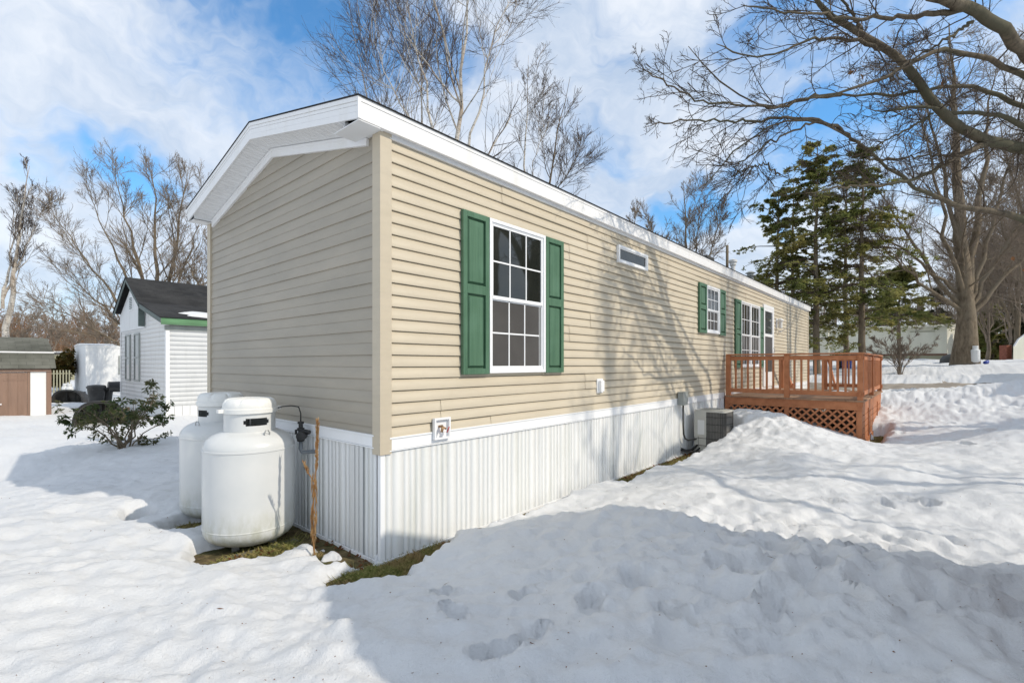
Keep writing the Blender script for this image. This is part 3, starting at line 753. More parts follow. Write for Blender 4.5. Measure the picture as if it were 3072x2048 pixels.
# ------------------------------------------------------------------ propane tanks
def tank(x, y, z, label, rot):
    t_ = empty('propane_tank', (x, y, z), label, 'propane tank', 'white propane tanks beside the gable end')
    r = .381; prof = []
    H0, H1 = .12, .80
    for i in range(9):
        a = i/8*math.pi/2; prof.append((max(.01, r*math.sin(a)), H0+.055 - (.175)*math.cos(a) if i < 8 else H0))
    prof = [(.01, 0)]+[(r*math.sin(a)**.8, .17*(1-math.cos(a)**.9)) for a in np.linspace(.12, math.pi/2-.02, 10)]
    prof += [(r, .175), (r+.003, .178), (r+.003, .186), (r, .189)]
    prof += [(r, .865), (r+.005, .870), (r+.005, .884), (r-.001, .887)]
    prof += [(r*math.cos(a)**.75, .887+.165*math.sin(a)**1.0) for a in np.linspace(.06, math.pi/2-.45, 9)]
    prof += [(.20, 1.042), (.12, 1.05), (.01, 1.052)]
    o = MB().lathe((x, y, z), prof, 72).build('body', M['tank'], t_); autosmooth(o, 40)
    # collar with a hand hole facing the viewer
    V = []; Fq = []; n = 72; rc = .214; zc0, zc1 = 1.02, 1.225
    hs = [(zc0, 0), (zc0+.055, 1), (zc0+.118, 1), (zc1, 0)]
    def cyl(rad):
        return [[(x+rad*math.cos(2*math.pi*k/n), y+rad*math.sin(2*math.pi*k/n), z+h) for k in range(n)] for h in np.linspace(zc0, zc1, 13)]
    o_, i_ = cyl(rc), cyl(rc-.006)
    for row in o_: V += row
    for row in i_: V += row
    hk = int(round((rot % 360)/360*n)); hw = 6
    def hole(k, j): 
        dk = (k-hk+n//2) % n - n//2
        lim = {4: 5, 5: 6, 6: 6, 7: 5}.get(j, -1)
        return -lim <= dk < lim
    N = 13*n
    for j in range(12):
        for k in range(n):
            k2 = (k+1) % n; a, b_, c, d = j*n+k, j*n+k2, (j+1)*n+k2, (j+1)*n+k
            if hole(k, j):
                continue
            Fq.append((a, b_, c, d)); Fq.append((N+a, N+d, N+c, N+b_))
            for (kk, jj, e0, e1) in ((k-1, j, a, d), (k+1, j, c, b_), (k, j-1, b_, a), (k, j+1, d, c)):
                if 0 <= jj < 12 and hole(kk % n, jj): Fq.append((e0, e1, N+e1, N+e0))
    for k in range(n):
        k2 = (k+1) % n; Fq.append((12*n+k, 12*n+k2, N+12*n+k2, N+12*n+k))
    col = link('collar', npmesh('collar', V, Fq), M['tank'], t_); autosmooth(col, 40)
    lid = MB()
    m = 72; profl = [(.217, 1.195), (.232, 1.20), (.234, 1.238), (.223, 1.244), (.225, 1.252), (.221, 1.285), (.203, 1.318), (.180, 1.330), (.12, 1.335), (.01, 1.337)]
    vs = []; 
    for rr, h in profl:
        for k in range(m):
            a = 2*math.pi*k/m; 
            dent = .012 if (k*8 % m) < 8 and h > 1.27 and rr > .1 else 0
            vs.append((x+(rr-dent*.6)*math.cos(a), y+(rr-dent*.6)*math.sin(a), z+h-dent))
    fs = [(i*m+k, i*m+(k+1) % m, (i+1)*m+(k+1) % m, (i+1)*m+k) for i in range(len(profl)-1) for k in range(m)]+[tuple((len(profl)-1)*m+k for k in range(m))]
    lid.add(vs, fs)
    for da in (90, -90):
        a = R(rot+da+8); cx_, cy_ = x+.225*math.cos(a), y+.225*math.sin(a)
        d = Vector((math.cos(a), math.sin(a), 0)); c0 = Vector((x, y, z+1.222))
        lid.bar(c0+d*.20, c0+d*.275, .05, .03)
    lo = lid.build('lid', M['tank_lid'], t_); autosmooth(lo, 38)
    # lifting eye
    a = R(rot+14); d = Vector((math.cos(a), math.sin(a), 0)); c = Vector((x, y, z+1.025))+d*.285; sd = Vector((0, 0, 1)).cross(d)
    MB().tube([c-sd*.022-Vector((0, 0, .05)), c-sd*.024+Vector((0, 0, .0)), c-sd*.012+Vector((0, 0, .022)), c+sd*.012+Vector((0, 0, .022)), c+sd*.024, c+sd*.022-Vector((0, 0, .05))], .0055, 8).build('lifting_eye', M['steel'], t_, smooth=True)
    for aa in (45, 135, 225, 315):
        a = R(rot+aa); MB().box(x+.22*math.cos(a)-.03, x+.22*math.cos(a)+.03, y+.22*math.sin(a)-.004, y+.22*math.sin(a)+.004, z-.05, z+.09).build('foot', M['steel'], t_)
    # gauge and regulator pipework seen through the hand hole
    MB().lathe((x, y, z+1.045), [(.035, 0), (.035, .03), (.018, .035), (.018, .09), (.03, .095), (.03, .11), (.01, .12)], 16).build('valve', M['steel'], t_)
    return t_
dirc = math.degrees(math.atan2(CAM[1]-1.35, CAM[0]+.513))
TZ = .035
tank(-.513, 1.348, TZ, 'nearer white propane tank, sunlit, standing in front of the other tank', dirc+14)
tank(-.405, 2.42, TZ, 'farther white propane tank with its cap in shade, half hidden by the other tank', dirc-60)
for bx_ in ((-.80, -.50, 1.02, 1.12), (-.46, -.20, 1.03, 1.13), (-.70, -.34, 1.58, 1.68), (-.62, -.30, 2.12, 2.22)):
    tag(MB().box(bx_[0], bx_[1], bx_[2], bx_[3], -.04, .030).build('block', M['concrete'], b=.01), 'mossy concrete block lying under the propane tanks', 'block', 'concrete blocks under the tanks')
# gas regulator on its pipe
rg = empty('gas_regulator', (-.1, 1.18, .95), 'black gas regulator on a grey elbow pipe at the gable skirting', 'gas regulator')
MB().tube([(-.004, 1.10, .825), (-.11, 1.17, .825), (-.115, 1.175, .86), (-.115, 1.175, .93)], [.018, .018, .021, .018], 14).build('pipe', M['grey_pvc'], rg, smooth=True)
mb = MB(); mb.lathe((-.115, 1.175, .93), [(.03, 0), (.036, .01), (.036, .03), (.024, .035), (.024, .10), (.034, .11), (.034, .13), (.02, .135), (.02, .17), (.030, .172), (.030, .19), (.012, .195)], 16)
mb.tube([(-.115, 1.175, 1.02), (-.06, 1.10, 1.02)], [.035, .02], 14); mb.tube([(-.15, 1.2, 1.0), (-.15, 1.2, 1.045)], .012, 8)
mb.tube([(-.10, 1.155, .99), (-.155, 1.10, .99)], [.042, .042], 18)
autosmooth(mb.build('valve_body', M['black'], rg))
MB().tube([(-.115, 1.175, 1.12), (-.115, 1.175, 1.20), (-.135, 1.178, 1.265), (-.20, 1.19, 1.28), (-.27, 1.22, 1.275), (-.34, 1.27, 1.25)], .006, 8).build('gas_hose', M['black'], rg, smooth=True)

# ------------------------------------------------------------------ air conditioner
ac = empty('air_conditioner', (6.85, -.41, .06), 'small outdoor air conditioner with beige panel beside the deck', 'air conditioner')
x0, x1, y0, y1 = 6.60, 7.12, -.68, -.15
def rrect(x0, x1, y0, y1, r, n=6):
    pts = []
    for cx_, cy_, a0 in ((x1-r, y1-r, 0), (x0+r, y1-r, 90), (x0+r, y0+r, 180), (x1-r, y0+r, 270)):
        for i in range(n+1): a = R(a0+90*i/n); pts.append((cx_+r*math.cos(a), cy_+r*math.sin(a)))
    return pts
mb = MB(); p = rrect(x0, x1, y0, y1, .07); mb.prism([(a, b_, .08) for a, b_ in p], (0, 0, .73)); autosmooth(mb.build('coil', M['ac_coil'], ac))
mb = MB(); p = rrect(x0-.012, x1+.012, y0-.012, y1+.012, .08); mb.prism([(a, b_, .81) for a, b_ in p], (0, 0, .030)); autosmooth(mb.build('top_cover', M['ac_beige'], ac))
mb = MB(); mb.prism([(a, b_, .05) for a, b_ in p], (0, 0, .04)); mb.build('base_pan', M['black_worn'], ac)
mb = MB()
for zz in (.20, .33, .46, .59, .72):
    pp = rrect(x0-.006, x1+.006, y0-.006, y1+.006, .075); mb.tube([(a_, b_, zz) for a_, b_ in pp]+[(*pp[0], zz)], .006, 4, cap=False)
for a_, b_ in rrect(x0-.005, x1+.005, y0-.005, y1+.005, .075, 5): mb.tube([(a_, b_, .09), (a_, b_, .81)], .0035, 4)
mb.build('coil_guard', M['black_worn'], ac)
mb = MB(); mb.box(x0-.013, x0+.01, -.36, y1+.006, .36, .81); mb.box(x0-.004, x0+.01, -.355, y1+.001, .09, .36); mb.box(x0, x0+.12, y1+.001, y1+.008, .09, .81)
mb.build('control_panel', M['ac_beige'], ac, b=.003)
mb = MB(); mb.box(x0-.016, x0-.013, -.33, -.21, .40, .66); mb.build('sticker', M['ac_label'], ac)
mb = MB(); mb.lathe((6.86, -.415, .842), [(.215, 0), (.222, .006), (.215, .012), (.205, .006), (.204, 0)], 40)
for rr in (.04, .08, .12, .16, .19): mb.tube([(6.86+rr*math.cos(a), -.415+rr*math.sin(a), .852) for a in np.linspace(0, 2*math.pi, 33)], .003, 4, cap=False)
for a in range(0, 360, 45): mb.bar((6.86, -.415, .855), (6.86+.21*math.cos(R(a)), -.415+.21*math.sin(R(a)), .852), .008, .004)
mb.build('fan_guard', M['ac_beige'], ac)
mb = MB(); mb.lathe((6.86, -.415, .8405), [(.20, .003), (.01, .0045)], 40); mb.build('fan_opening', M['gasket'], ac)
mb = MB(); mb.tube([(6.62, -.2, .20), (6.5, -.14, .12), (6.38, -.08, .11), (6.34, .0, .14)], .022, 10); mb.tube([(6.62, -.25, .16), (6.5, -.2, .09), (6.36, -.1, .09), (6.3, .0, .12)], .014, 10)
mb.build('refrigerant_line', M['black'], ac, smooth=True)

# ------------------------------------------------------------------ deck
dk = empty('deck', (10.8, -1.25, 0), 'reddish stained wooden deck with railings and lattice by the door', 'deck')
DX0, DX1, DY0, DY1, DZ = 8.68, 12.95, -2.47, -.035, 1.0
mb = MB(); y = DY0-.03
while y < DY1-.01:
    mb.box(DX0-.03, DX1+.03, y, min(y+.138, DY1), DZ-.03, DZ); y += .143
mb.build('deck_boards', M['deck_floor'], dk, b=.003)
mb = MB()
mb.box(DX0, DX0+.038, DY0, DY1, .81, DZ-.031); mb.box(DX1-.038, DX1, DY0, DY1, .81, DZ-.031)
mb.box(DX0+.038, DX1-.038, DY0, DY0+.038, .81, DZ-.031); mb.box(DX0+.038, DX1-.038, DY1-.04, DY1, .81, DZ-.031)
for i in range(1, 8): mb.box(DX0+.5*i, DX0+.5*i+.038, DY0+.038, DY1-.04, .84, DZ-.031)
mb.build('rim_joist', M['deck'], dk, b=.003)
gzd = .12
for (x, y) in ((DX0+.006, DY0+.006), (DX0+.006, -.12), (DX0+.006, -1.27), (DX1-.1, DY0+.006), (DX0+2.1, DY0+.006), (DX1-.1, -1.27)):
    mb = MB(); mb.box(x, x+.089, y, y+.089, gzd-.15, .809); mb.build('leg', M['deck'], dk, b=.004)
for (x, y) in ((DX0-.012, DY0-.012), (DX0-.012, -1.27), (DX0-.012, -.145), (DX1-.077, DY0-.012), (DX0+2.08, DY0-.012), (DX1-.077, -1.33)):
    mb = MB(); mb.box(x, x+.089, y, y+.089, DZ-.12 if x < 9 else DZ+.001, 1.86); mb.build('railing_post', M['deck'], dk, b=.004)
def rail(a, b_):
    A = Vector((*a, 0)); B = Vector((*b_, 0))
    up = Vector((0, 0, 1))
    mbk = MB(); mbk.bar(A+up*1.876, B+up*1.876, .135, .030); mbk.bar(A+up*1.80, B+up*1.80, .038, .085)
    mbk.bar(A+up*1.115, B+up*1.115, .038, .085); mbk.build('handrail', M['deck'], dk, b=.004)
def balusters(a, b_, n):
    for i in range(n):
        t_ = (i+.5)/n; x = a[0]+(b_[0]-a[0])*t_; y = a[1]+(b_[1]-a[1])*t_
        MB().box(x-.018, x+.018, y-.018, y+.018, 1.158, 1.757).build('baluster', M['deck'], dk, b=.002)
cx0 = DX0+.033
rail((cx0, DY0-.03), (cx0, DY1-.03)); rail((DX0-.03, DY0+.033), (DX1+.03, DY0+.033)); rail((DX1-.033, DY0-.03), (DX1-.033, -1.25))
balusters((cx0, -.19), (cx0, -1.16), 8); balusters((cx0, -1.30), (cx0, DY0+.08), 9)
balusters((DX0+.08, DY0+.033), (DX0+2.06, DY0+.033), 15); balusters((DX0+2.19, DY0+.033), (DX1-.1, DY0+.033), 15)
balusters((DX1-.033, DY0+.1), (DX1-.033, -1.36), 8)
# stair rails at the door end
mb = MB(); mb.box(DX1-.06, DX1+.03, -.30, -.21, .4, 1.88); mb.bar((DX1, -.255, 1.80), (DX1+1.2, -.255, 1.05), .04, .09, (0, 0, 1)); mb.bar((DX1, -1.35, 1.80), (DX1+1.2, -1.35, 1.05), .04, .09)
mb.box(DX1+1.15, DX1+1.24, -.30, -.21, .2, 1.1); mb.box(DX1+1.15, DX1+1.24, -1.4, -1.31, .2, 1.1)
mb.build('stair_rail', M['deck'], dk, b=.003)
mb = MB()
for i in range(4): mb.box(DX1+.02+.28*i, DX1+.30+.28*i, -1.36, -.3, .80-.19*i, .84-.19*i)
mb.build('stair_tread', M['deck_floor'], dk)
tag(blob_patch(11.6, -1.75, .55, .20, lambda x, y: DZ+.002, 'snow_patch', M['snow'], None, .03), 'thin leftover patch of snow on the deck floor', 'snow patch')
# lattice skirts: crossed laths in a frame
def lattice(org, ux, length, z0, z1, nrm, name='lattice'):
    mb = MB(); o = Vector(org); u = Vector(ux); n_ = Vector(nrm); up = Vector((0, 0, 1)); H = z1-z0; step = .145
    for s_, off in ((1, .006), (-1, .014)):
        c = -H
        while c < length+H:
            # line x = c + s*(z-z0)
            if s_ > 0: a_, b2 = (c, z0), (c+H, z1)
            else: a_, b2 = (c+H, z0), (c, z1)
            pts = []
            (xa, za), (xb, zb) = a_, b2
            def clip(xv):
                t_ = (xv-xa)/(xb-xa); return za+(zb-za)*t_
            if xa < 0 and xb < 0 or xa > length and xb > length: c += step; continue
            P = [(xa, za), (xb, zb)]
            for i in (0, 1):
                if P[i][0] < 0: P[i] = (0, clip(0))
                if P[i][0] > length: P[i] = (length, clip(length))
            if abs(P[0][0]-P[1][0]) > .02:
                mb.bar(o+u*P[0][0]+up*P[0][1]+n_*off, o+u*P[1][0]+up*P[1][1]+n_*off, .036, .0075, n_)
            c += step
    mb.bar(o+up*(z0-.03)+n_*.012, o+u*length+up*(z0-.03)+n_*.012, .025, .09, up)
    return mb.build(name, M['deck'], dk)
lattice((DX0, DY0+.10, 0), (0, 1, 0), 1.10, .22, .80, (-1, 0, 0)); lattice((DX0, -1.18, 0), (0, 1, 0), 1.06, .22, .80, (-1, 0, 0))
mb = MB()
for z in (.24, .36, .48, .60, .72): mb.box(DX0+.1, DX1-.1, DY0+.004, DY0+.022, z, z+.105)
for x in (DX0+1.05, DX0+3.1): mb.box(x, x+.06, DY0-.012, DY0+.004, .2, .80)
mb.box(DX0+.095, DX1, DY0-.016, DY0+.003, .12, .235)
mb.build('skirt_boards', M['deck'], dk)

# ------------------------------------------------------------------ neighbouring buildings
def walls(name, corners, z0, z1, mat, parent, groove=None):
    mb = MB(); mb.prism([(x, y, z0) for x, y in corners], (0, 0, z1-z0)); return mb.build(name, mat, parent)
def clap(name, a, b_, z0, ztop, exp, mat, parent, out, proud=.012):
    """lapped boards between plan points a and b_; ztop may be a function of the fraction along"""
    zt = ztop if callable(ztop) else (lambda t_: ztop)
    a = np.array(a, float); b_ = np.array(b_, float); Vs = []; Qs = []; z = z0; n = 16
    zmax = max(zt(t_) for t_ in np.linspace(0, 1, 33))
    while z < zmax:
        base = len(Vs)
        for i in range(n+1):
            t_ = i/n; p = a+(b_-a)*t_; lim = zt(t_)
            for d, zz in ((.001, z-.002), (proud, z-.002), (.002, z+exp-.003)):
                Vs.append((p[0]+out[0]*d, p[1]+out[1]*d, min(zz, max(lim, z0))))
        for i in range(n):
            for q in range(2): Qs.append((base+i*3+q, base+(i+1)*3+q, base+(i+1)*3+q+1, base+i*3+q+1))
        z += exp
    return link(name, npmesh(name, Vs, Qs), mat, parent)

# white house with black roof and green trim, behind the tanks
wx, wy = 1.79, 13.6
wh = empty('white_house', (wx+4, wy+3, 0), 'white clapboard house with black shingle roof and faded green eave board', 'house')
WL = 10
zE, zJ, zP = 2.93, 3.62, 4.62; yJ, yP, yL = 2.40, 4.15, 5.90
def wtop(y): return zE+(zJ-.08-zE)*y/yJ if y < yJ else (zJ+(zP-.12-zJ)*(y-yJ)/(yP-yJ) if y < yP else zP-.12-(zP-zJ)*(y-yP)/(yL-yP))
clap('gable_wall', (wx, wy), (wx, wy+yL), .42, lambda t_: wtop(t_*yL) if t_*yL < yJ else min(2.85, wtop(t_*yL)), .138, M['house_white'], wh, (-1, 0), .006)
clap('side_wall', (wx, wy), (wx+WL, wy), .42, zE-.12, .138, M['house_white'], wh, (0, -1), .007)
mb = MB(); mb.prism([(wx+.01, wy+y, z) for y, z in ((0.01, -.3), (0.01, zE-.02), (yJ, zJ-.1), (yP, zP-.14), (yL, zJ-.1), (yL, -.3))], (WL, 0, 0))
mb.box(wx-.02, wx+.01, wy+yJ+.05, wy+yL, 2.86, 3.50); mb.build('wall_core', M['house_white'], wh)
mb = MB(); mb.prism([(wx-.022, wy+yJ+.05, 3.49), (wx-.022, wy+yP, 4.44), (wx-.022, wy+yL, 3.49)], (.03, 0, 0)); mb.build('gable_panel', M['house_white'], wh)
mb = MB()
for x in np.arange(wx, wx+WL, .2): mb.box(x, x+.19, wy-.012, wy-.004, -.2, .42)
for y in np.arange(wy, wy+yL, .2): mb.box(wx-.012, wx-.004, y, y+.19, -.2, .42)
mb.build('skirting', M['house_white'], wh)
mb = MB(); mb.box(wx-.025, wx+.07, wy-.028, wy-.014, -.1, zE-.1); mb.box(wx-.028, wx-.014, wy-.02, wy+.07, -.1, zE-.1)
MB().box(wx-.03, wx-.02, wy+yL-.05, wy+yL+.02, 0, zJ-.1).build('corner_board', M['white_frame'], wh)
mb.build('corner_board', M['white_frame'], wh)
mb = MB(); mb.box(wx-.18, wx+WL+.1, wy-.20, wy-.18, zE-.10, zE+.10); mb.build('eave_board', M['house_green'], wh)
mb = MB(); mb.box(wx-.15, wx+WL+.1, wy-.18, wy-.0, zE-.10, zE-.085); mb.box(wx-.06, wx+WL, wy-.04, wy-.02, zE-.26, zE-.12); mb.build('frieze_board', M['ebox'], wh)
mb = MB()
def strip(a, b_, h): mb.prism([(wx-.20, a[0], a[1]), (wx-.20, b_[0], b_[1]), (wx-.20, b_[0], b_[1]-h), (wx-.20, a[0], a[1]-h)], (.02, 0, 0))
strip((wy-.2, zE+.08), (wy+yJ-.05, zJ+.02), .14); strip((wy+yJ-.12, zJ-.02), (wy+yP, zP+.04), .13); strip((wy+yP, zP+.04), (wy+yL+.2, zJ-.08), .13)
mb.box(wx-.19, wx-.03, wy+yJ-.04, wy+yJ+.03, 2.9, 3.5)
mb.build('rake_board', M['dark_trim'], wh)
q1, u1 = roofslab(wx-.22, wx+WL+.2, wy-.22, zE+.09, wy+yJ-.08, zJ+.04, .02); q2, u2 = roofslab(wx-.22, wx+WL+.2, wy+yJ-.1, zJ+.03, wy+yP, zP+.055, .02); q3, u3 = roofslab(wx-.22, wx+WL+.2, wy+yL+.25, zJ-.07, wy+yP, zP+.055, .02)
wr = uvmesh('roof', q1+q2+q3, u1+u2+u3, M['roof_black'], wh)
tag(blob_patch(wx+1.30, wy+.45, .85, .36, lambda x, y: zE+.10+(y-wy+.2)*(zJ-zE)/(yJ+.1)+.02, 'snow_patch', M['snow'], None), 'last patch of snow on the black roof', 'snow patch')
for i, y in enumerate((3.05, 4.35)):
    mb = MB(); 
    for (a, b_, c, d) in ((y, y+.06, 1.08, 2.72), (y+.64, y+.70, 1.08, 2.72), (y+.06, y+.64, 1.08, 1.14), (y+.06, y+.64, 2.66, 2.72), (y+.06, y+.64, 1.86, 1.92)): mb.box(wx-.05, wx-.01, wy+a, wy+b_, c, d)
    w_ = mb.build('window', M['ebox'], wh); mb = MB(); mb.box(wx-.03, wx-.025, wy+y+.06, wy+y+.64, 1.14, 2.66); mb.build('pane', M['glass_blue'], w_)
mb = MB(); mb.prism([(wx-.05, wy+yP-.22, 3.55), (wx-.05, wy+yP-.22, 4.02), (wx-.05, wy+yP, 4.2), (wx-.05, wy+yP+.22, 4.02), (wx-.05, wy+yP+.22, 3.55)], (.03, 0, 0)); vt = mb.build('attic_vent', M['white_frame'], wh)
mb = MB(); 
for z in np.arange(3.6, 4.0, .06): mb.box(wx-.062, wx-.05, wy+yP-.17, wy+yP+.17, z, z+.03)
mb.build('louvre', M['dark_trim'], vt)

# brown and white garden shed
sx_, sy_ = -.435, 16.48
sh = empty('garden_shed', (sx_-1.8, sy_+1.7, 0), 'brown and white garden shed with grey shingled gambrel roof', 'shed')
def gpanel(name, x0, x1, z0, z1, mat, g=.195, y=sy_, off=0):
    mb = MB(); x = x1
    while x > x0+.02: mb.box(max(x0, x-g+.008), x, y-.02-off, y, z0, z1); x -= g
    mb.box(x0, x1, y-.012-off, y+.01, z0, z1-.003); return mb.build(name, mat, sh)
mb = MB(); mb.prism([(sx_-3.6, sy_+.02, -.3), (sx_-3.6, sy_+3.4, -.3), (sx_-3.6, sy_+3.4, 1.56), (sx_-3.6, sy_+3.0, 2.0), (sx_-3.6, sy_+1.7, 2.48), (sx_-3.6, sy_+.42, 2.0), (sx_-3.6, sy_+.02, 1.56)], (3.6, 0, 0)); mb.build('wall', M['shed_white'], sh)
gpanel('white_panel', sx_-.42, sx_-.085, -.2, 1.49, M['shed_white'], .4)
gpanel('white_panel', sx_-2.5, sx_-2.1, -.2, 1.49, M['shed_white'], .4)
mb = MB(); mb.box(sx_-.084, sx_+.02, sy_-.035, sy_-.001, -.2, 1.49); mb.box(sx_, sx_+.03, sy_-.03, sy_+3.4, -.2, 1.5); mb.box(sx_-3.6, sx_+.02, sy_-.06, sy_-.036, 1.45, 1.53)
mb.box(sx_-.48, sx_-.425, sy_-.03, sy_-.001, -.2, 1.44); mb.build('trim', M['shed_brown'], sh)
for xx in (sx_-1.085, sx_-1.72):
    dd = gpanel('door', xx+.01, xx+.60, -.15, 1.42, M['shed_brown'], .197, off=.012)
    mb = MB(); zz = 1.22; mb.prism([(xx+.58, sy_-.042, zz-.02), (xx+.58, sy_-.042, zz+.03), (xx+.20, sy_-.042, zz+.015), (xx+.14, sy_-.042, zz+.028), (xx+.11, sy_-.042, zz), (xx+.14, sy_-.042, zz-.022), (xx+.20, sy_-.042, zz-.010)], (0, .010, 0)); mb.build('hinge', M['shed_brown'], dd)
mb = MB(); mb.box(sx_-1.20, sx_-1.0, sy_-.075, sy_-.05, .52, .56); mb.tube([(sx_-1.1, sy_-.05, .45), (sx_-1.1, sy_-.10, .45), (sx_-1.1, sy_-.10, .53), (sx_-1.1, sy_-.05, .53)], .012, 6); mb.build('latch', M['ac_label'], sh)
q1, u1 = roofslab(sx_-3.8, sx_+.12, sy_-.12, 1.54, sy_+.36, 2.02); q2, u2 = roofslab(sx_-3.8, sx_+.10, sy_+.36, 2.035, sy_+1.7, 2.50); q3, u3 = roofslab(sx_-3.8, sx_+.10, sy_+3.04, 2.03, sy_+1.7, 2.50); q4, u4 = roofslab(sx_-3.8, sx_+.12, sy_+3.52, 1.54, sy_+3.04, 2.02)
uvmesh('roof', q1+q2+q3+q4, u1+u2+u3+u4, M['roof_grey'], sh)
mb = MB(); mb.box(sx_-3.8, sx_+.12, sy_+.325, sy_+.345, 2.005, 2.045); mb.build('drip_strip', M['white_trim'], sh)

def boxhome(name, c, lx, ly, z0, z1, mat, label, matx=None, cat='mobile home', arch=.12, group=None):
    h = empty(name, (c[0]+lx/2, c[1]+ly/2, z0), label, cat, group)
    mb = MB(); x, y = c; mb.box(x, x+lx, y, y+ly, z0, z1)
    mb.build('wall', mat, h)
    mb = MB()
    for i in range(int(lx/.4)): mb.box(x+i*.4+.17, x+i*.4+.19, y-.012, y, z0, z1-.2)
    mb.box(x-.02, x+lx+.02, y-.03, y, z1-.20, z1-.02)
    mb.build('wall_rib', mat, h)
    pts = [(y+ly*t_, z1+arch*math.sin(math.pi*t_)) for t_ in np.linspace(0, 1, 9)]
    mb = MB(); mb.prism([(x-.05, y-.06, z1-.01)]+[(x-.05, a, b_+.0) for a, b_ in pts]+[(x-.05, y+ly+.06, z1-.01)], (lx+.1, 0, 0)); mb.build('roof', M['white_trim'], h)
    return h
p = pt(257, 1100, 30)
hw = boxhome('white_trailer', p[:2], 9, 4.2, -.6, 2.88, M['house_white'], 'plain white trailer between the garden shed and the white house', cat='trailer')
mb = MB(); mb.box(p[0]+1.6, p[0]+2.3, p[1]-.04, p[1]-.013, 1.0, 2.2); mb.build('window', M['ebox'], hw)
p = pt(150, 1100, 46)
ho = boxhome('olive_trailer', (p[0]-2, p[1]), 4.4, 3.5, -.5, 2.60, M['olive'], 'far olive trailer with snow on its roof, just right of the garden shed', cat='trailer')
mb = MB(); mb.box(p[0]-2.1, p[0]+2.6, p[1]-.15, p[1]+3.6, 2.73, 2.88); tag(mb.build('roof_snow', M['snow']), 'snow lying on the far olive trailer', 'snow patch')
# fence posts left of the yellow shrub
fe = empty('fence', tuple(pt(152, 1120, 24)), 'short dark picket fence behind the garden shed corner', 'fence')
a = pt(150, 1110, 25); 
mb = MB()
for i in range(7): mb.box(a[0]+i*.12, a[0]+i*.12+.05, a[1], a[1]+.04, -.2, 1.35)
mb.box(a[0]-.1, a[0]+.85, a[1]+.04, a[1]+.07, 1.15, 1.2); mb.build('picket', M['olive'], fe)

# sage trailer beyond the road
p = pt(2893, 1060, 43); zt = 4.85
p0 = pt(2841, 1060, 41.5); p1 = pt(2893, 1060, 43); pL = pt(2585, 1060, 44.5)
dL = (pL-p0)[:2]; lenL = np.hypot(*dL); dL /= lenL; dE = (p1-p0)[:2]; dE /= np.hypot(*dE)
A0 = p0[:2]; A1 = A0+dL*26; B1 = A1+dE*4.2; B0 = A0+dE*4.2
sg = empty('sage_trailer', (*(A0+B1)/2, 2), 'pale green mobile home with cream end beyond the road', 'mobile home')
def wallq(name, a, b_, z0, z1, mat, th=.05, parent=sg, off=0):
    a = Vector((*a, 0)); b_ = Vector((*b_, 0)); t_ = (b_-a).normalized(); n_ = Vector((t_.y, -t_.x, 0))
    if n_.dot(Vector((*(CAM[:2]), 0))-a) < 0: n_ = -n_
    mb = MB(); o = n_*(off+.0); mb.prism([a+o+Vector((0, 0, z0)), b_+o+Vector((0, 0, z0)), b_+o+Vector((0, 0, z1)), a+o+Vector((0, 0, z1))], -n_*th); return mb.build(name, mat, parent)
wallq('side_wall', A0, A1, 2.55, zt, M['trailer_green']); wallq('end_wall', A0, B0, 1.6, zt+.25, M['trailer_cream'])
wallq('side_wall', B0, B1, 1.6, zt, M['trailer_green']); wallq('end_wall', A1, B1, 1.6, zt, M['trailer_cream'])
wallq('skirt_band', A0, A1, 2.40, 2.56, M['brownband'], off=.04); wallq('skirting', A0, A1, 1.5, 2.42, M['olive'], off=.01)
mb = MB(); mb.prism([(*(A0-dE*.3-dL*.1), zt), (*(A1-dE*.3), zt), (*(A1+dE*4.4), zt+.3), (*(A0+dE*4.4-dL*.1), zt+.3)], (0, 0, .14)); mb.build('roof', M['trailer_cream'], sg)
c0 = A0+dL*8.9; wallq('window', c0, c0+dL*2.2, 3.15, 4.45, M['brownband'], off=.05)
c0 = A0+dL*.9; wallq('door', c0, c0+dL*1.5, 2.7, 4.45, M['trailer_green'], off=.06); wallq('door_frame', c0-dL*.1, c0+dL*1.6, 4.46, 4.52, M['olive'], off=.08)
p0 = pt(2424, 1060, 34); g2 = empty('green_trailer', (p0[0]+1, p0[1]+3, 1.5), 'dull green trailer end behind the hemlock trunks', 'trailer')
mb = MB(); mb.box(p0[0], p0[0]+3.6, p0[1]-1.2, p0[1]+5, 1.0, 4.0); mb.build('wall', M['trailer_green'], g2)
mb = MB(); mb.box(p0[0]-.1, p0[0]+3.7, p0[1]-1.3, p0[1]+5.1, 4.0, 4.12); mb.build('roof', M['trailer_cream'], g2)
# shed at the right edge
p0 = pt(3040, 1060, 30); s2 = empty('barn_shed', (p0[0]+1.5, p0[1]-1, 1.7), 'pale green barn shaped shed at the right edge beyond the road', 'shed')
dR = RIGHT; Hh = lambda t_: 2.3+1.35*math.sin(math.pi*min(max(t_, .0), 1))**.6 if 0 < t_ < 1 else 2.3
outl = [(0, 1.4), (0, 2.75), (.25, 3.15), (.7, 3.5), (1.4, 3.7), (2.1, 3.5), (2.55, 3.15), (2.8, 2.75), (2.8, 1.4)]
mb = MB(); mb.prism([(p0[0]+dR[0]*u, p0[1]+dR[1]*u, z) for u, z in outl], ((FWD[0]+RIGHT[0]*1.04)*3, (FWD[1]+RIGHT[1]*1.04)*3, 0)); mb.build('wall', M['trailer_green'], s2)
mb = MB()
for (u0, z0), (u1, z1) in zip(outl[1:-2], outl[2:-1]): mb.bar((p0[0]+dR[0]*u0-FWD[0]*.05, p0[1]+dR[1]*u0-FWD[1]*.05, z0+.03), (p0[0]+dR[0]*u1-FWD[0]*.05, p0[1]+dR[1]*u1-FWD[1]*.05, z1+.03), .10, .05)
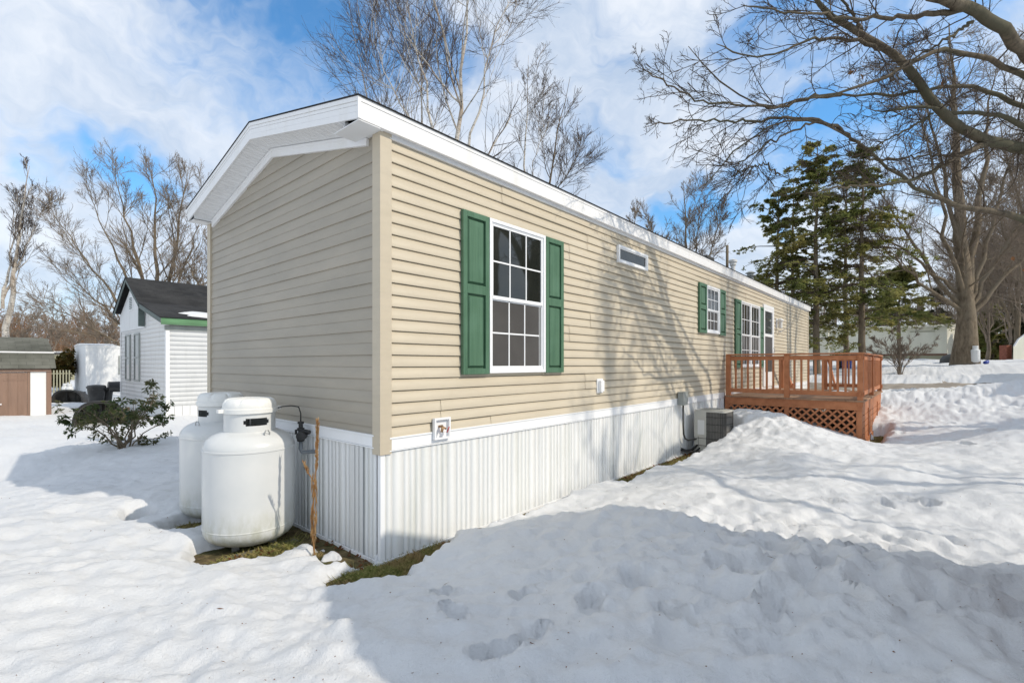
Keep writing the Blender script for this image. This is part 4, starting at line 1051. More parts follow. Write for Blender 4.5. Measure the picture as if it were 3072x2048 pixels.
mb.build('roof_edge', M['white_trim'], s2)
p0 = pt(3020, 1060, 33); mb = MB(); mb.prism([tuple(p0[:2])+(1.4,), tuple((p0[:2]+RIGHT*.35))+(1.4,), tuple((p0[:2]+RIGHT*.35))+(2.95,), tuple(p0[:2])+(2.95,)], (FWD[0]*.5, FWD[1]*.5, 0)); ch = mb.build('brick_pillar', M['brick'])
tag(ch, 'red brick pillar left of the barn shaped shed', 'pillar')

# neighbouring mobile home out of the frame on the right: its long shadow crosses the snow by the road
nm_ = empty('neighbour_home', (19, -10.5, .9), 'cream mobile home out of frame on the right beside the road', 'mobile home')
mb = MB(); mb.box(14.9, 24, -12.4, -8.3, .2, 4.05); mb.build('wall', M['trailer_cream'], nm_)
mb = MB(); mb.prism([(14.7, -12.6, 4.05), (14.7, -8.1, 4.05), (14.7, -8.1, 4.15), (14.7, -10.35, 4.6), (14.7, -12.6, 4.15)], (9.5, 0, 0)); mb.build('roof', M['roof_grey'], nm_)
for xx in (16.2, 20.5):
    MB().box(xx, xx+1.2, -8.3, -8.26, 2.1, 3.2).build('window', M['glass_blue'], nm_)

# barn roofed shed behind the photographer, whose gable shades the foreground snow
nh = empty('barn_shed', (1.4, -6, 0), 'tall white barn roofed shed standing behind the viewpoint', 'shed')
nyf, nyb = -4.25, -9.5
mb = MB(); mb.prism([(.06, nyf, -.2), (2.80, nyf, -.2), (2.80, nyf, 2.95), (2.55, nyf, 3.46), (1.37, nyf, 3.90), (.60, nyf, 3.50), (.06, nyf, 2.90)], (0, nyb-nyf, 0)); mb.build('wall', M['house_white'], nh)
mb = MB()
for (xa, za_), (xb, zb_) in (((1.37, 3.90), (2.60, 3.45)), ((2.60, 3.45), (2.93, 2.80)), ((1.37, 3.90), (.60, 3.51)), ((.60, 3.51), (-.08, 2.76))):
    mb.prism([(xa, nyf+.06, za_), (xb, nyf+.06, zb_), (xb, nyf+.06, zb_+.05), (xa, nyf+.06, za_+.05)], (0, nyb-nyf-.12, 0))
mb.build('roof', M['roof_grey'], nh)
mb = MB(); mb.box(.8, 2.05, nyf, nyf+.03, .1, 2.1); mb.build('door', M['shed_brown'], nh)

# ------------------------------------------------------------------ yard objects
def onsnow(px, d): p = pt(px, 1100, d); return p[0], p[1], zs(p[0], p[1])
def bin_(px, d, w, h, label, mat, zo=0):
    x, y, z = onsnow(px, d); z += zo; r = empty('trash_bin', (x, y, z), label, 'trash bin')
    mb = MB(); mb.lathe((x, y, z-.05), [(w*.38, 0), (w*.48, h*.9), (w*.52, h*.9), (w*.52, h*.96), (w*.47, h*.96)], 20); autosmooth(mb.build('body', mat, r))
    mb = MB(); mb.lathe((x, y, z-.05+h*.96), [(w*.53, 0), (w*.53, .03), (w*.45, .08), (w*.2, .10), (.01, .11)], 20); autosmooth(mb.build('lid', mat, r))
    mb = MB(); mb.tube([(x-w*.25, y-w*.5, z+h*.75), (x-w*.25, y-w*.56, z+h*.78), (x+w*.25, y-w*.56, z+h*.78), (x+w*.25, y-w*.5, z+h*.75)], .02, 6); mb.build('handle', mat, r)
    return r
bin_(289, 20, .62, .68, 'black round trash can standing in the snow before the white trailer', M['black_worn'])
bin_(318, 20.6, .5, .55, 'smaller dark trash can touching the black round one', M['black_worn'])
def tub(px, d, w, h, dep, rot, label, zo=0):
    x, y, z = onsnow(px, d); z += zo; r = empty('plastic_tub', (x, y, z), label, 'tub')
    n = 20; Vs = []; Fq = []; rows = [(0, 1.0), (.25, 1.02), (.7, .96), (.93, .82), (1.0, .55)]
    ca, sa = math.cos(rot), math.sin(rot)
    for inn in (0, 1):
        for u, s_ in rows:
            for k in range(n+1):
                a = math.pi*k/n; ss = s_ - .06*inn; aa = math.copysign(abs(math.cos(a))**.75, math.cos(a)); X_ = aa*w/2*ss; Z_ = math.sin(a)**.8*h*ss; D = dep*(u-(.03*inn if u > .5 else 0))
                Vs.append((x+X_*ca-D*sa, y+X_*sa+D*ca, z+Z_-.03))
    m = len(rows); N = m*(n+1)
    for i in range(m-1):
        for k in range(n):
            a = i*(n+1)+k; Fq.append((a, a+1, a+n+2, a+n+1)); Fq.append((N+a, N+a+n+1, N+a+n+2, N+a+1))
    for k in range(n): Fq.append((k, N+k, N+k+1, k+1)); 
    for k in range(0, n//2):
        a = (m-1)*(n+1); Fq.append((a+k, a+k+1, a+n-k-1, a+n-k)); Fq.append((N+a+k, N+a+n-k, N+a+n-k-1, N+a+k+1))
    autosmooth(link('shell', npmesh('shell', Vs, Fq), M['black_worn'], r), 50)
    mb = MB(); rim = []
    for k in range(n+1):
        a = math.pi*k/n; aa = math.copysign(abs(math.cos(a))**.75, math.cos(a)); X_ = aa*w/2*1.02; Z_ = math.sin(a)**.8*h*1.02; rim.append((x+X_*ca, y+X_*sa, z+Z_-.03))
    mb.tube(rim, .025, 6); mb.build('rim', M['black'], r, smooth=True)
    for q in (-.3, 0, .3):
        p_ = (x+q*w*ca-dep*.75*sa, y+q*w*sa+dep*.75*ca); MB().box(p_[0]-.03, p_[0]+.03, p_[1]-.03, p_[1]+.03, z, z+h*.8).build('rib', M['black'], r)
    return r
tub(201, 21, 1.35, .56, .55, AZ-R(90)+.0, 'black plastic tub lying on its side beside the white trailer')
tub(300, 12.2, 1.0, .62, .75, AZ-R(50), 'large black plastic tub lying open just behind the leafy shrub', -.02)
x, y, z = onsnow(352, 20.5); gr_ = empty('grill', (x, y, z), 'covered black barbecue grill at the corner of the white house', 'grill')
mb = MB(); mb.tube([(x-.3, y-.0, z+.62), (x+.3, y, z+.62)], .22, 18); autosmooth(mb.build('hood', M['black'], gr_))
mb = MB(); mb.box(x-.32, x+.32, y-.22, y+.22, z+.48, z+.60); mb.box(x-.62, x-.33, y-.18, y+.18, z+.56, z+.59); mb.build('firebox', M['black_worn'], gr_)
for a, b_ in ((-.3, -.2), (.3, -.2), (-.3, .2), (.3, .2)): MB().box(x+a-.02, x+a+.02, y+b_-.02, y+b_+.02, z-.1, z+.48).build('leg', M['black_worn'], gr_)
for i, px in enumerate((196, 209)):
    x, y, z = onsnow(px, 25); g_ = empty('gas_bottle', (x, y, z), ('left' if i == 0 else 'right')+' one of the two small white gas bottles behind the black tub', 'gas bottle', 'small gas bottles'); z += .42
    mb = MB(); mb.lathe((x, y, z), [(.10, 0), (.15, .05), (.155, .24), (.12, .31), (.04, .34)], 16); autosmooth(mb.build('body', M['tank'], g_))
    mb = MB(); mb.lathe((x, y, z+.33), [(.10, 0), (.10, .12), (.09, .12), (.09, 0)], 14); mb.build('collar', M['tank'], g_)
    mb = MB(); mb.box(x-.12, x+.12, y-.12, y+.12, z-.45, z); mb.build('stand', M['ebox'], g_)
x, y, z = onsnow(396, 12.4); mb = MB(); mb.lathe((x, y, z-.1), [(.11, 0), (.13, .42), (.14, .42), (.14, .46), (.01, .47)], 16); gb = tag(autosmooth(mb.build('green_bin', M['green_bin'])), 'narrow dark green bin behind the leafy shrub', 'bin')
x, y, z = onsnow(385, 12.6); mb = MB(); mb.box(x-.03, x+.03, y, y+.05, z-.1, z+.42); mb.box(x-.14, x-.08, y, y+.05, z-.1, z+.40); mb.bar((x-.14, y, z+.36), (x+.03, y, z+.38), .02, .06)
tag(mb.build('wooden_stakes', M['bark_maple']), 'short wooden stakes beside the dark green bin', 'stakes')
# far right small things
p = pt(2925, 1080, 21.5); z = zs(p[0], p[1]); g_ = empty('gas_cylinder', (p[0], p[1], z), 'white gas cylinder standing right of the big tree trunk', 'gas cylinder')
mb = MB(); mb.lathe((p[0], p[1], z+.05), [(.10, 0), (.17, .06), (.17, .55), (.10, .62), (.03, .66)], 18); autosmooth(mb.build('body', M['tank'], g_))
mb = MB(); mb.lathe((p[0], p[1], z+.66), [(.11, 0), (.11, .14), (.10, .14), (.10, 0)], 16); mb.build('collar', M['tank'], g_)
mb = MB(); mb.tube([(p[0]-.3, p[1]-.3, z+.05), (p[0]+.1, p[1]-.4, z+.10), (p[0]+.4, p[1]-.4, z+.04)], .07, 8); tag(mb.build('tarp', M['blue'], smooth=True), 'crumpled blue tarp at the foot of the white gas cylinder', 'tarp')
p = pt(2540, 1090, 24); z = zs(p[0], p[1]); mb = MB(); mb.lathe((p[0], p[1], z-.05), [(.20, 0), (.23, .6), (.25, .6), (.25, .66), (.01, .68)], 18); tag(autosmooth(mb.build('barrel', M['blue'])), 'blue plastic barrel seen between the deck balusters', 'barrel')
p = pt(2522, 1090, 24.3); z = zs(p[0], p[1]); mb = MB(); mb.lathe((p[0], p[1], z-.05), [(.17, 0), (.20, .55), (.22, .55), (.22, .68), (.01, .70)], 18); tag(autosmooth(mb.build('barrel', M['black'])), 'black barrel left of the blue one behind the deck', 'barrel')
p = pt(2868, 1075, 27); z = zs(p[0], p[1])
cg = empty('covered_heap', (p[0], p[1], z), 'dark tarp covered heap left of the big tree trunk', 'covered heap')
mb = MB(); mb.lathe((p[0], p[1], z-.1), [(.7, 0), (.68, .28), (.55, .45), (.3, .55), (.02, .58)], 20, 1, 1); autosmooth(mb.build('cover', M['black_worn'], cg), 60)

# ------------------------------------------------------------------ branching plants
RNG = np.random.default_rng(11)
def unit(v): return v/np.maximum(np.linalg.norm(v, axis=-1, keepdims=True), 1e-9)
def tubes_arrays(P, Rr, n):
    """P (B,K,3), Rr (B,K) -> verts, quads"""
    B, K, _ = P.shape
    T = np.empty_like(P); T[:, 1:-1] = P[:, 2:]-P[:, :-2]; T[:, 0] = P[:, 1]-P[:, 0]; T[:, -1] = P[:, -1]-P[:, -2]; T = unit(T)
    m = unit(P[:, -1]-P[:, 0]); ref = np.where(np.abs(m[:, 2:3]) > .9, np.array([[1., 0, 0]]), np.array([[0., 0, 1]]))
    a = unit(np.cross(T, ref[:, None, :])); b = np.cross(T, a)
    ang = np.arange(n)*2*np.pi/n
    V = P[:, :, None, :] + Rr[:, :, None, None]*(a[:, :, None, :]*np.cos(ang)[None, None, :, None] + b[:, :, None, :]*np.sin(ang)[None, None, :, None])
    idx = np.arange(B*K*n).reshape(B, K, n); nxt = np.roll(idx, -1, axis=2)
    Qd = np.stack([idx[:, :-1], nxt[:, :-1], nxt[:, 1:], idx[:, 1:]], -1).reshape(-1, 4)
    return V.reshape(-1, 3), Qd
def mesh_levels(name, levels):
    VS = []; QS = []; o = 0
    for P, Rr, n in levels:
        if len(P) == 0: continue
        v, q = tubes_arrays(P, Rr, n); VS.append(v); QS.append(q+o); o += len(v)
    return npmesh(name, np.concatenate(VS), np.concatenate(QS))
def grow(P, Rr, per, ratio, ang, K=6, tmin=.25, tmax=1.0, trop=.0, wig=.12, rr=.6, rmin=.004, lmin=.08, rng=None, tip=.35, lfix=None, taper_len=.55, droop=0, cap=.0125):
    rng = rng or RNG; B, K0, _ = P.shape
    if B == 0: return np.zeros((0, K, 3)), np.zeros((0, K))
    Lp = np.linalg.norm(np.diff(P, axis=1), axis=2).sum(1)
    per_b = np.maximum(1, rng.poisson(per, B)) if np.isscalar(per) else per
    par = np.repeat(np.arange(B), per_b); N = len(par)
    t = tmin+(tmax-tmin)*rng.random(N)**.8
    f = t*(K0-1); i = np.minimum(f.astype(int), K0-2); w = (f-i)[:, None]
    pos = P[par, i]*(1-w)+P[par, i+1]*w; tan = unit(P[par, i+1]-P[par, i]); rad = Rr[par, i]*(1-w[:, 0])+Rr[par, i+1]*w[:, 0]
    r3 = unit(rng.normal(size=(N, 3))); perp = unit(r3-tan*(r3*tan).sum(1, keepdims=True))
    an = np.radians(ang)*(1+.28*rng.normal(size=N)); d = tan*np.cos(an)[:, None]+perp*np.sin(an)[:, None]
    Ln = (Lp[par] if lfix is None else lfix)*ratio*(1-taper_len*t)*(.55+.75*rng.random(N)); Ln = np.maximum(Ln, lmin)
    out = np.empty((N, K, 3)); out[:, 0] = pos; d = unit(d+np.array([0, 0, trop*.6]))
    for k in range(1, K):
        out[:, k] = out[:, k-1]+d*(Ln/(K-1))[:, None]
        d = unit(d+wig*rng.normal(size=(N, 3))+np.array([0, 0, trop-droop*k/K]))
    r0 = np.maximum(np.minimum(rad*rr*(.7+.4*rng.random(N)), Ln*cap), rmin)
    R2 = np.maximum(r0[:, None]*np.linspace(1, tip, K)[None], rmin*.8)
    return out, R2
def poly(pts, K=14, wig=.0, rng=None):
    pts = np.array(pts, float); s_ = np.r_[0, np.cumsum(np.linalg.norm(np.diff(pts, axis=0), axis=1))]
    t = np.linspace(0, s_[-1], K); p = np.stack([np.interp(t, s_, pts[:, i]) for i in range(3)], 1)
    q = p.copy(); q[1:-1] = .25*p[:-2]+.5*p[1:-1]+.25*p[2:]
    if wig: q[1:-1] += (rng or RNG).normal(size=(K-2, 3))*wig
    return q
def leaves_arrays(C, D, ln, wd, rng, curl=.25):
    """lens shaped leaves: C centres, D long axes -> verts, quads (two quads folded on the midrib)"""
    N = len(C); up = unit(rng.normal(size=(N, 3))+np.array([0, 0, .8])); s_ = unit(np.cross(D, up)); nrm = np.cross(s_, D)
    ln = ln*(.7+.6*rng.random(N))[:, None]; wd = wd*(.7+.6*rng.random(N))[:, None]
    a = C; b = C+D*ln*.5+s_*wd*.5+nrm*wd*curl; c = C+D*ln; d = C+D*ln*.5-s_*wd*.5+nrm*wd*curl; m = C+D*ln*.5
    V = np.stack([a, b, c, d], 1).reshape(-1, 3); idx = np.arange(N*4).reshape(N, 4)
    T = np.concatenate([idx[:, [0, 1, 2]], idx[:, [0, 2, 3]]])
    return V, T
def bare_tree(name, base, H, label, bark, twig, r0, stems=None, n1=9, n2=6, n3=6, n4=0, ang=(38, 40, 40), ratio=(.42, .45, .5), trop=(.10, .07, .04), seed=1, group=None, lean=(0, 0), cat='tree', t1=.28, wig=.1, rmin=.008, sides=(9, 6, 4, 3), buds=0, K1=9, kink=.02):
    rng = np.random.default_rng(seed); base = np.array(base, float)
    t_ = empty(name, tuple(base), label, cat, group)
    Ps = []; Rs = []
    stems = stems or [((lean[0], lean[1]), 1.0, 0.0, 1.0)]
    for (lx, ly), hf, t0, rf in stems:
        st = base+np.array([0, 0, 0]) if t0 == 0 else None
        if t0 == 0: pts = [base-np.array([0, 0, .3]), base+np.array([lx*.12, ly*.12, H*hf*.25]), base+np.array([lx*.45, ly*.45, H*hf*.6]), base+np.array([lx, ly, H*hf])]
        else: pts = [base+np.array([0, 0, H*t0]), base+np.array([lx*.25, ly*.25, H*(t0+(hf-t0)*.25)]), base+np.array([lx*.6, ly*.6, H*(t0+(hf-t0)*.6)]), base+np.array([lx, ly, H*hf])]
        Ps.append(poly(pts, 14, H*.004, rng)); 
        prof = np.linspace(1, .0, 14)**1.15*.95+.05; 
        if t0 == 0: prof[0] = 1.45; prof[1] = 1.08
        Rs.append(r0*rf*prof*(1-.8*t0))
    P0 = np.array(Ps); R0 = np.array(Rs)
    P1, R1 = grow(P0, R0, n1*1.3, ratio[0]*1.05, ang[0], K1, t1, .97, trop[0], wig, .55, rmin*1.4, rng=rng, lfix=H, taper_len=.6)
    P2, R2 = grow(P1, R1, n2*1.25, ratio[1]*1.1, ang[1]*.9, 6, .12, .98, trop[1], wig*.9, .6, rmin, rng=rng, taper_len=.45)
    P3, R3 = grow(P2, R2, n3, ratio[2]*1.1, ang[2]*.85, 5, .1, 1, trop[2], wig*1.0, .65, rmin*.7, rng=rng, taper_len=.4)
    lv = [(P2, R2, sides[2]), (P3, R3, sides[3])]
    if n4:
        P4, R4 = grow(P3, R3, n4, .55, 38, 4, .15, 1, trop[2], wig*1.5, .7, rmin*.7, rng=rng); lv.append((P4, R4, 3))
    link('trunk', mesh_levels('trunk', [(P0, R0, sides[0]+3), (P1, R1, sides[1])]), M[bark], t_, smooth=True)
    link('crown', mesh_levels('crown', lv), M[twig], t_)
    return t_
def gz(x, y): return float(base_z(np.array([x]), np.array([y]))[0])
def treeat(px, d): p = pt(px, 1100, d); return (p[0], p[1], gz(p[0], p[1]))
def rv(u, f=0): return (RIGHT[0]*u+FWD[0]*f, RIGHT[1]*u+FWD[1]*f)   # a lean of u metres to the right and f away

# birches and bare trees behind the home
bare_tree('birch_tree', treeat(1358, 16), 16.5, 'tall white birch rising straight behind the middle of the roof', 'bark_birch', 'bark_twig', .17, stems=[(rv(.5, .3), 1, 0, 1), (rv(-1.9, .5), .95, .34, .55), (rv(2.2, -.3), .93, .38, .5), (rv(-3.2, 0), .8, .42, .4)], n1=11, n2=7, n3=6, n4=0, ang=(46, 38, 38), ratio=(.31, .5, .55), trop=(.12, .08, .05), seed=21, rmin=.0062, t1=.4)
bare_tree('birch_tree', treeat(1292, 17.5), 14.5, 'thinner birch just left of the tallest birch', 'bark_birch', 'bark_twig', .12, stems=[(rv(-.6, .3), 1, 0, 1), (rv(-2.2, .5), .9, .45, .55)], n1=11, n2=7, n3=6, n4=0, ang=(44, 38, 38), ratio=(.29, .5, .5), trop=(.12, .08, .05), seed=22, rmin=.0062, t1=.4)
bare_tree('birch_tree', treeat(1225, 17), 13.8, 'birch leaning left above the front roof corner', 'bark_birch', 'bark_twig', .12, stems=[(rv(-2.1, .3), 1, 0, 1), (rv(.1, .5), .9, .45, .5)], n1=12, n2=7, n3=6, n4=0, ang=(46, 38, 38), ratio=(.29, .5, .5), trop=(.1, .08, .05), seed=23, rmin=.0062, t1=.4)
bare_tree('birch_tree', treeat(1562, 18), 13.2, 'slender upright birch right of the tallest birch', 'bark_birch', 'bark_twig', .11, stems=[(rv(.3, .3), 1, 0, 1), (rv(1.0, .5), .85, .5, .5)], n1=14, n2=7, n3=6, n4=0, ang=(44, 38, 38), ratio=(.19, .5, .5), trop=(.1, .08, .05), seed=24, rmin=.0062, t1=.45)
bare_tree('leaning_tree', treeat(1568, 17), 11.8, 'dark bare tree leaning right above the roof line', 'bark_maple', 'bark_twig', .12, stems=[(rv(1.7, .3), 1, 0, 1), (rv(2.2, .2), .80, .45, .6)], n1=10, n2=7, n3=6, n4=0, ang=(44, 38, 38), ratio=(.19, .5, .5), trop=(.1, .05, .05), seed=25, rmin=.0062, t1=.4)
for i, (px, d, h, sd) in enumerate(((1010, 21, 8.9, 1), (1090, 20, 9.4, 2), (1160, 22, 10.0, 3), (1230, 21, 9.4, 4), (1310, 22, 9.0, 5), (1400, 21, 8.2, 6), (1480, 22, 8.2, 7), (1545, 21, 7.6, 8), (1620, 23, 7.2, 10), (1130, 24, 10.4, 11), (1260, 25, 10.2, 12), (1360, 25, 9.6, 13))):
    bare_tree('thicket_tree', treeat(px, d), h, 'brown bushy bare tree in the thicket showing over the roof', 'bark_twig', 'bark_twig', .07, stems=[(rv(.3), 1, 0, 1), (rv(-1.3, .4), .9, .15, .7), (rv(1.4, -.4), .9, .2, .7)], n1=12, n2=7, n3=6, ang=(30, 34, 36), ratio=(.2, .5, .5), trop=(.12, .1, .08), seed=100+sd, rmin=.0075, t1=.35, group='brown bare trees of the thicket behind the roof')
bare_tree('bare_tree', treeat(930, 24), 12.8, 'small bare tree top above the left part of the roof', 'bark_maple', 'bark_twig', .10, stems=[(rv(.4), 1, 0, 1), (rv(-1.3, .4), .93, .5, .6), (rv(1.3, .4), .9, .5, .6)], n1=12, n2=6, n3=5, ang=(30, 34, 36), ratio=(.16, .5, .5), trop=(.12, .1, .08), seed=31, rmin=.007, t1=.5)
bare_tree('bare_tree', treeat(1705, 22), 8.8, 'thin bare sapling behind the middle of the eave', 'bark_maple', 'bark_twig', .07, stems=[(rv(.8), 1, 0, 1), (rv(-1.0, .4), .85, .4, .6)], n1=8, n2=5, n3=4, ang=(36, 38, 38), ratio=(.18, .5, .5), seed=32, rmin=.007, t1=.45)
bare_tree('bare_tree', treeat(1895, 31), 10.6, 'bushy bare tree above the roof between birches and hemlocks', 'bark_maple', 'bark_twig_grey', .2, stems=[(rv(.2), 1, 0, 1), (rv(-1.6, .4), .9, .3, .6), (rv(1.6, .4), .9, .3, .6)], n1=14, n2=8, n3=7, ang=(32, 36, 38), ratio=(.17, .5, .5), seed=33, rmin=.011, t1=.4)
bare_tree('bare_tree', treeat(2070, 28), 11.0, 'spreading bare tree just left of the hemlocks', 'bark_maple', 'bark_twig_grey', .2, stems=[(rv(-.4), 1, 0, 1), (rv(-2.6, .4), .85, .3, .6), (rv(2.2, .4), .9, .3, .6), (rv(1.0, .8), 1, .35, .6)], n1=13, n2=8, n3=7, ang=(38, 38, 40), ratio=(.2, .5, .5), seed=34, rmin=.010, t1=.35)
# left side
bare_tree('birch_tree', treeat(8, 27), 12.8, 'white barked birch at the left edge above the garden shed', 'bark_birch', 'bark_twig', .22, stems=[(rv(1.5), 1, 0, 1), (rv(.6, .4), .9, .38, .55), (rv(2.0, .4), .85, .42, .5)], n1=12, n2=7, n3=7, ang=(26, 34, 38), ratio=(.16, .5, .5), trop=(.10, .08, .06), seed=41, rmin=.009, t1=.4)
bare_tree('maple_tree', treeat(478, 27), 13.2, 'large bare maple with several stems behind the white house', 'bark_maple', 'bark_twig_grey', .27, stems=[(rv(-.4), 1, 0, .8), (rv(-3.0, .4), 1.0, .22, .65), (rv(1.4, .4), 1.0, .2, .65), (rv(-6.0, 0), .78, .16, .5), (rv(-6.6, 1), .58, .15, .45), (rv(2.9, 0), .86, .26, .45), (rv(-4.6, .5), .92, .2, .5), (rv(-6.9, -.5), .44, .13, .38)], n1=13, n2=8, n3=8, n4=0, ang=(32, 38, 40), ratio=(.26, .5, .5), trop=(.09, .06, .04), seed=42, rmin=.0085, t1=.2)
bare_tree('bare_tree', treeat(668, 24), 10.0, 'bare tree half hidden behind the left corner of the home', 'bark_maple', 'bark_twig_grey', .18, stems=[(rv(-.8), 1, 0, 1), (rv(-2.6, .4), .8, .3, .7), (rv(-2.2, .4), .62, .25, .6), (rv(1.6, .4), .9, .3, .6)], n1=12, n2=7, n3=6, ang=(40, 38, 40), ratio=(.2, .5, .5), seed=43, rmin=.0085, t1=.3)
for i, (px, d, h) in enumerate(((150, 44, 6.6), (235, 46, 6.2), (60, 46, 6.8), (310, 44, 6.9))):
    bare_tree('woodland_tree', treeat(px, d), h, 'grey brown bare tree at the front of the woods behind the garden shed', 'bark_twig_grey', 'bark_twig_grey', .12, stems=[(rv(.3), 1, 0, 1), (rv(-1.6, .4), .9, .2, .7), (rv(1.7, -.4), .9, .25, .7)], n1=13, n2=7, n3=6, ang=(38, 38, 38), ratio=(.24, .5, .5), trop=(.08, .06, .05), seed=200+i, rmin=.012, t1=.25, group='bare trees at the front of the far woods')
# far woods as one mass
def woods(name, spots, seed, label, mat, rmin, n1=14, n2=8, n3=4):
    rng = np.random.default_rng(seed); P = []; Rr = []
    for (x, y, z, h) in spots:
        lx, ly = rng.normal(size=2)*.6
        P.append(poly([(x, y, z-.3), (x+lx*.4, y+ly*.4, z+h*.5), (x+lx, y+ly, z+h)], 8, .05, rng)); Rr.append(np.linspace(h*.011, .02, 8))
    P0 = np.array(P); R0 = np.array(Rr)
    P1, R1 = grow(P0, R0, n1, .38, 42, 5, .08, .98, .10, .12, .5, rmin*1.3, rng=rng); P2, R2 = grow(P1, R1, n2, .5, 40, 4, .1, 1, .06, .15, .6, rmin, rng=rng)
    P3, R3 = grow(P2, R2, n3, .55, 40, 3, .1, 1, .05, .15, .7, rmin*.8, rng=rng)
    o = link(name, mesh_levels(name, [(P0, R0, 5), (P1, R1, 3), (P2, R2, 3), (P3, R3, 3)]), M[mat]); tag(o, label, None, kind='stuff'); return o
rg_ = np.random.default_rng(5); sp = []
for i in range(150):
    px = rg_.uniform(-150, 700); d = rg_.uniform(52, 95); b = treeat(px, d); sp.append((*b, (1.7+rg_.uniform(100, 185)/1455*d*.8)-b[2]))
t = NT('woods_russet'); n = t.noise(t.co(), .15, 3)
M['woods'] = t.out(t.ramp(n, [(.35, (.20, .10, .055)), (.65, (.28, .20, .13))]), .95, spec=.1)
woods('far_woods', sp, 51, 'russet brown bare woods far behind the garden shed', 'woods', .02, 15, 8, 5)
sp = []
for i in range(110):
    px = rg_.uniform(2050, 3200); d = rg_.uniform(52, 85); b = treeat(px, d); sp.append((*b, (2+rg_.uniform(150, 330 if px > 2850 else 230)/1455*d)-b[2]))
woods('far_woods', sp, 52, 'grey bare woods beyond the sage green trailer', 'bark_twig_grey', .02, 14, 8, 4)

# big maple beyond the road
b = treeat(2893, 22)
bare_tree('maple_tree', b, 15.5, 'thick trunked bare maple beyond the road right of the trailer', 'bark_maple', 'bark_twig_grey', .48,
  stems=[(rv(-.7), 1, 0, .82), (rv(1.8, .3), .9, .13, .5), (rv(-4.6, .4), .62, .14, .26), (rv(-5.6, -.6), .40, .14, .22), (rv(5.0, -.5), .5, .13, .28), (rv(3.6, .5), .8, .16, .3), (rv(-3.0, -.6), .85, .17, .26), (rv(-2.2, .4), .97, .3, .3), (rv(6, .4), .75, .15, .25), (rv(-6.2, .4), .52, .2, .2)], n1=15, n2=9, n3=9, n4=0, ang=(44, 42, 42), ratio=(.20, .52, .5), trop=(.04, .03, .02), seed=61, rmin=.0085, t1=.22, wig=.14)
for i, (px, d, h) in enumerate(((3050, 31, 13), (3120, 24, 16), (2985, 40, 16))):
    bare_tree('bare_tree', treeat(px, d), h, ('bare tree behind the barn shaped shed at the right edge', 'bare tree just outside the right edge beyond the road', 'tall bare tree right of the thick maple')[i], 'bark_maple', 'bark_twig_grey', .17, stems=[(rv(.2), 1, 0, 1), (rv(-2.2, .4), .9, .2, .6), (rv(1.7, -.4), .9, .25, .6), (rv(-2.9, .4), .6, .15, .5)], n1=15, n2=8, n3=7, ang=(44, 42, 42), ratio=(.2, .5, .5), trop=(.04, .04, .03), seed=300+i, rmin=.010, t1=.15)
bare_tree('bare_bush', treeat(2700, 20.5), 1.9, 'round leafless bush in the snow beside the road', 'bark_twig_grey', 'bark_twig_grey', .02, stems=[(rv(u, f), h, 0, 1) for u, f, h in ((-1.4, 0, .55), (-.9, .5, .85), (-.4, -.5, .95), (0, .4, 1), (.5, -.3, 1), (.9, .4, .85), (1.4, 0, .6), (-1.2, -.6, .7), (1.1, -.5, .75), (.2, .9, .9))], n1=9, n2=6, n3=4, ang=(24, 28, 30), ratio=(.32, .5, .5), trop=(.03, .03, .03), seed=62, rmin=.006, t1=.2, cat='bush')

for i, (px, d, h) in enumerate(((2960, 33, 12.5), (3030, 36, 14), (3090, 30, 13.5), (3150, 34, 15), (2900, 44, 12.5), (3010, 46, 15), (2840, 50, 10.5), (3070, 44, 16))):
    bare_tree('roadside_tree', treeat(px, d), h, 'grey brown bare tree in the dense row beyond the thick maple', 'bark_twig_grey', 'bark_twig_grey', .10, stems=[(rv(.3), 1, 0, 1), (rv(-1.8, .4), .9, .12, .7), (rv(1.9, -.4), .85, .15, .7), (rv(-2.6, 0), .6, .1, .5)], n1=16, n2=8, n3=7, ang=(46, 40, 38), ratio=(.2, .5, .5), trop=(.04, .03, .03), seed=400+i, rmin=.010, t1=.12, group='bare trees beyond the thick maple')

# roadside tree out of the frame whose trunk shadow falls on the far end of the wall
bare_tree('roadside_tree', (18.6, -10.4, gz(18.6, -10.4)), 17, 'roadside bare tree out of frame on the right', 'bark_maple', 'bark_twig_grey', .50, stems=[(rv(-.7), 1, 0, .8), (rv(2.2, .3), .9, .3, .6), (rv(-3.2, .4), .8, .36, .5)], n1=9, n2=6, n3=4, ang=(44, 42, 42), ratio=(.2, .5, .5), seed=63, rmin=.012, t1=.4)

bare_tree('roadside_tree', (7.0, -9.6, gz(7, -9.6)), 9.5, 'young bare tree out of frame behind the viewpoint', 'bark_maple', 'bark_twig_grey', .17, stems=[(rv(-.3), 1, 0, 1), (rv(-1.2, .4), .9, .3, .6), (rv(1.4, .4), .8, .35, .5)], n1=12, n2=7, n3=5, ang=(44, 42, 42), ratio=(.24, .5, .5), seed=64, rmin=.009, t1=.35)
bare_tree('roadside_tree', (12.8, -10.8, gz(12.8, -10.8)), 12, 'bare forked tree out of frame on the right', 'bark_maple', 'bark_twig_grey', .26, stems=[(rv(-.3), 1, 0, 1), (rv(-2.2, .4), .9, .25, .6), (rv(1.9, .4), .9, .3, .6)], n1=12, n2=7, n3=5, ang=(44, 42, 42), ratio=(.24, .5, .5), seed=65, rmin=.010, t1=.3)

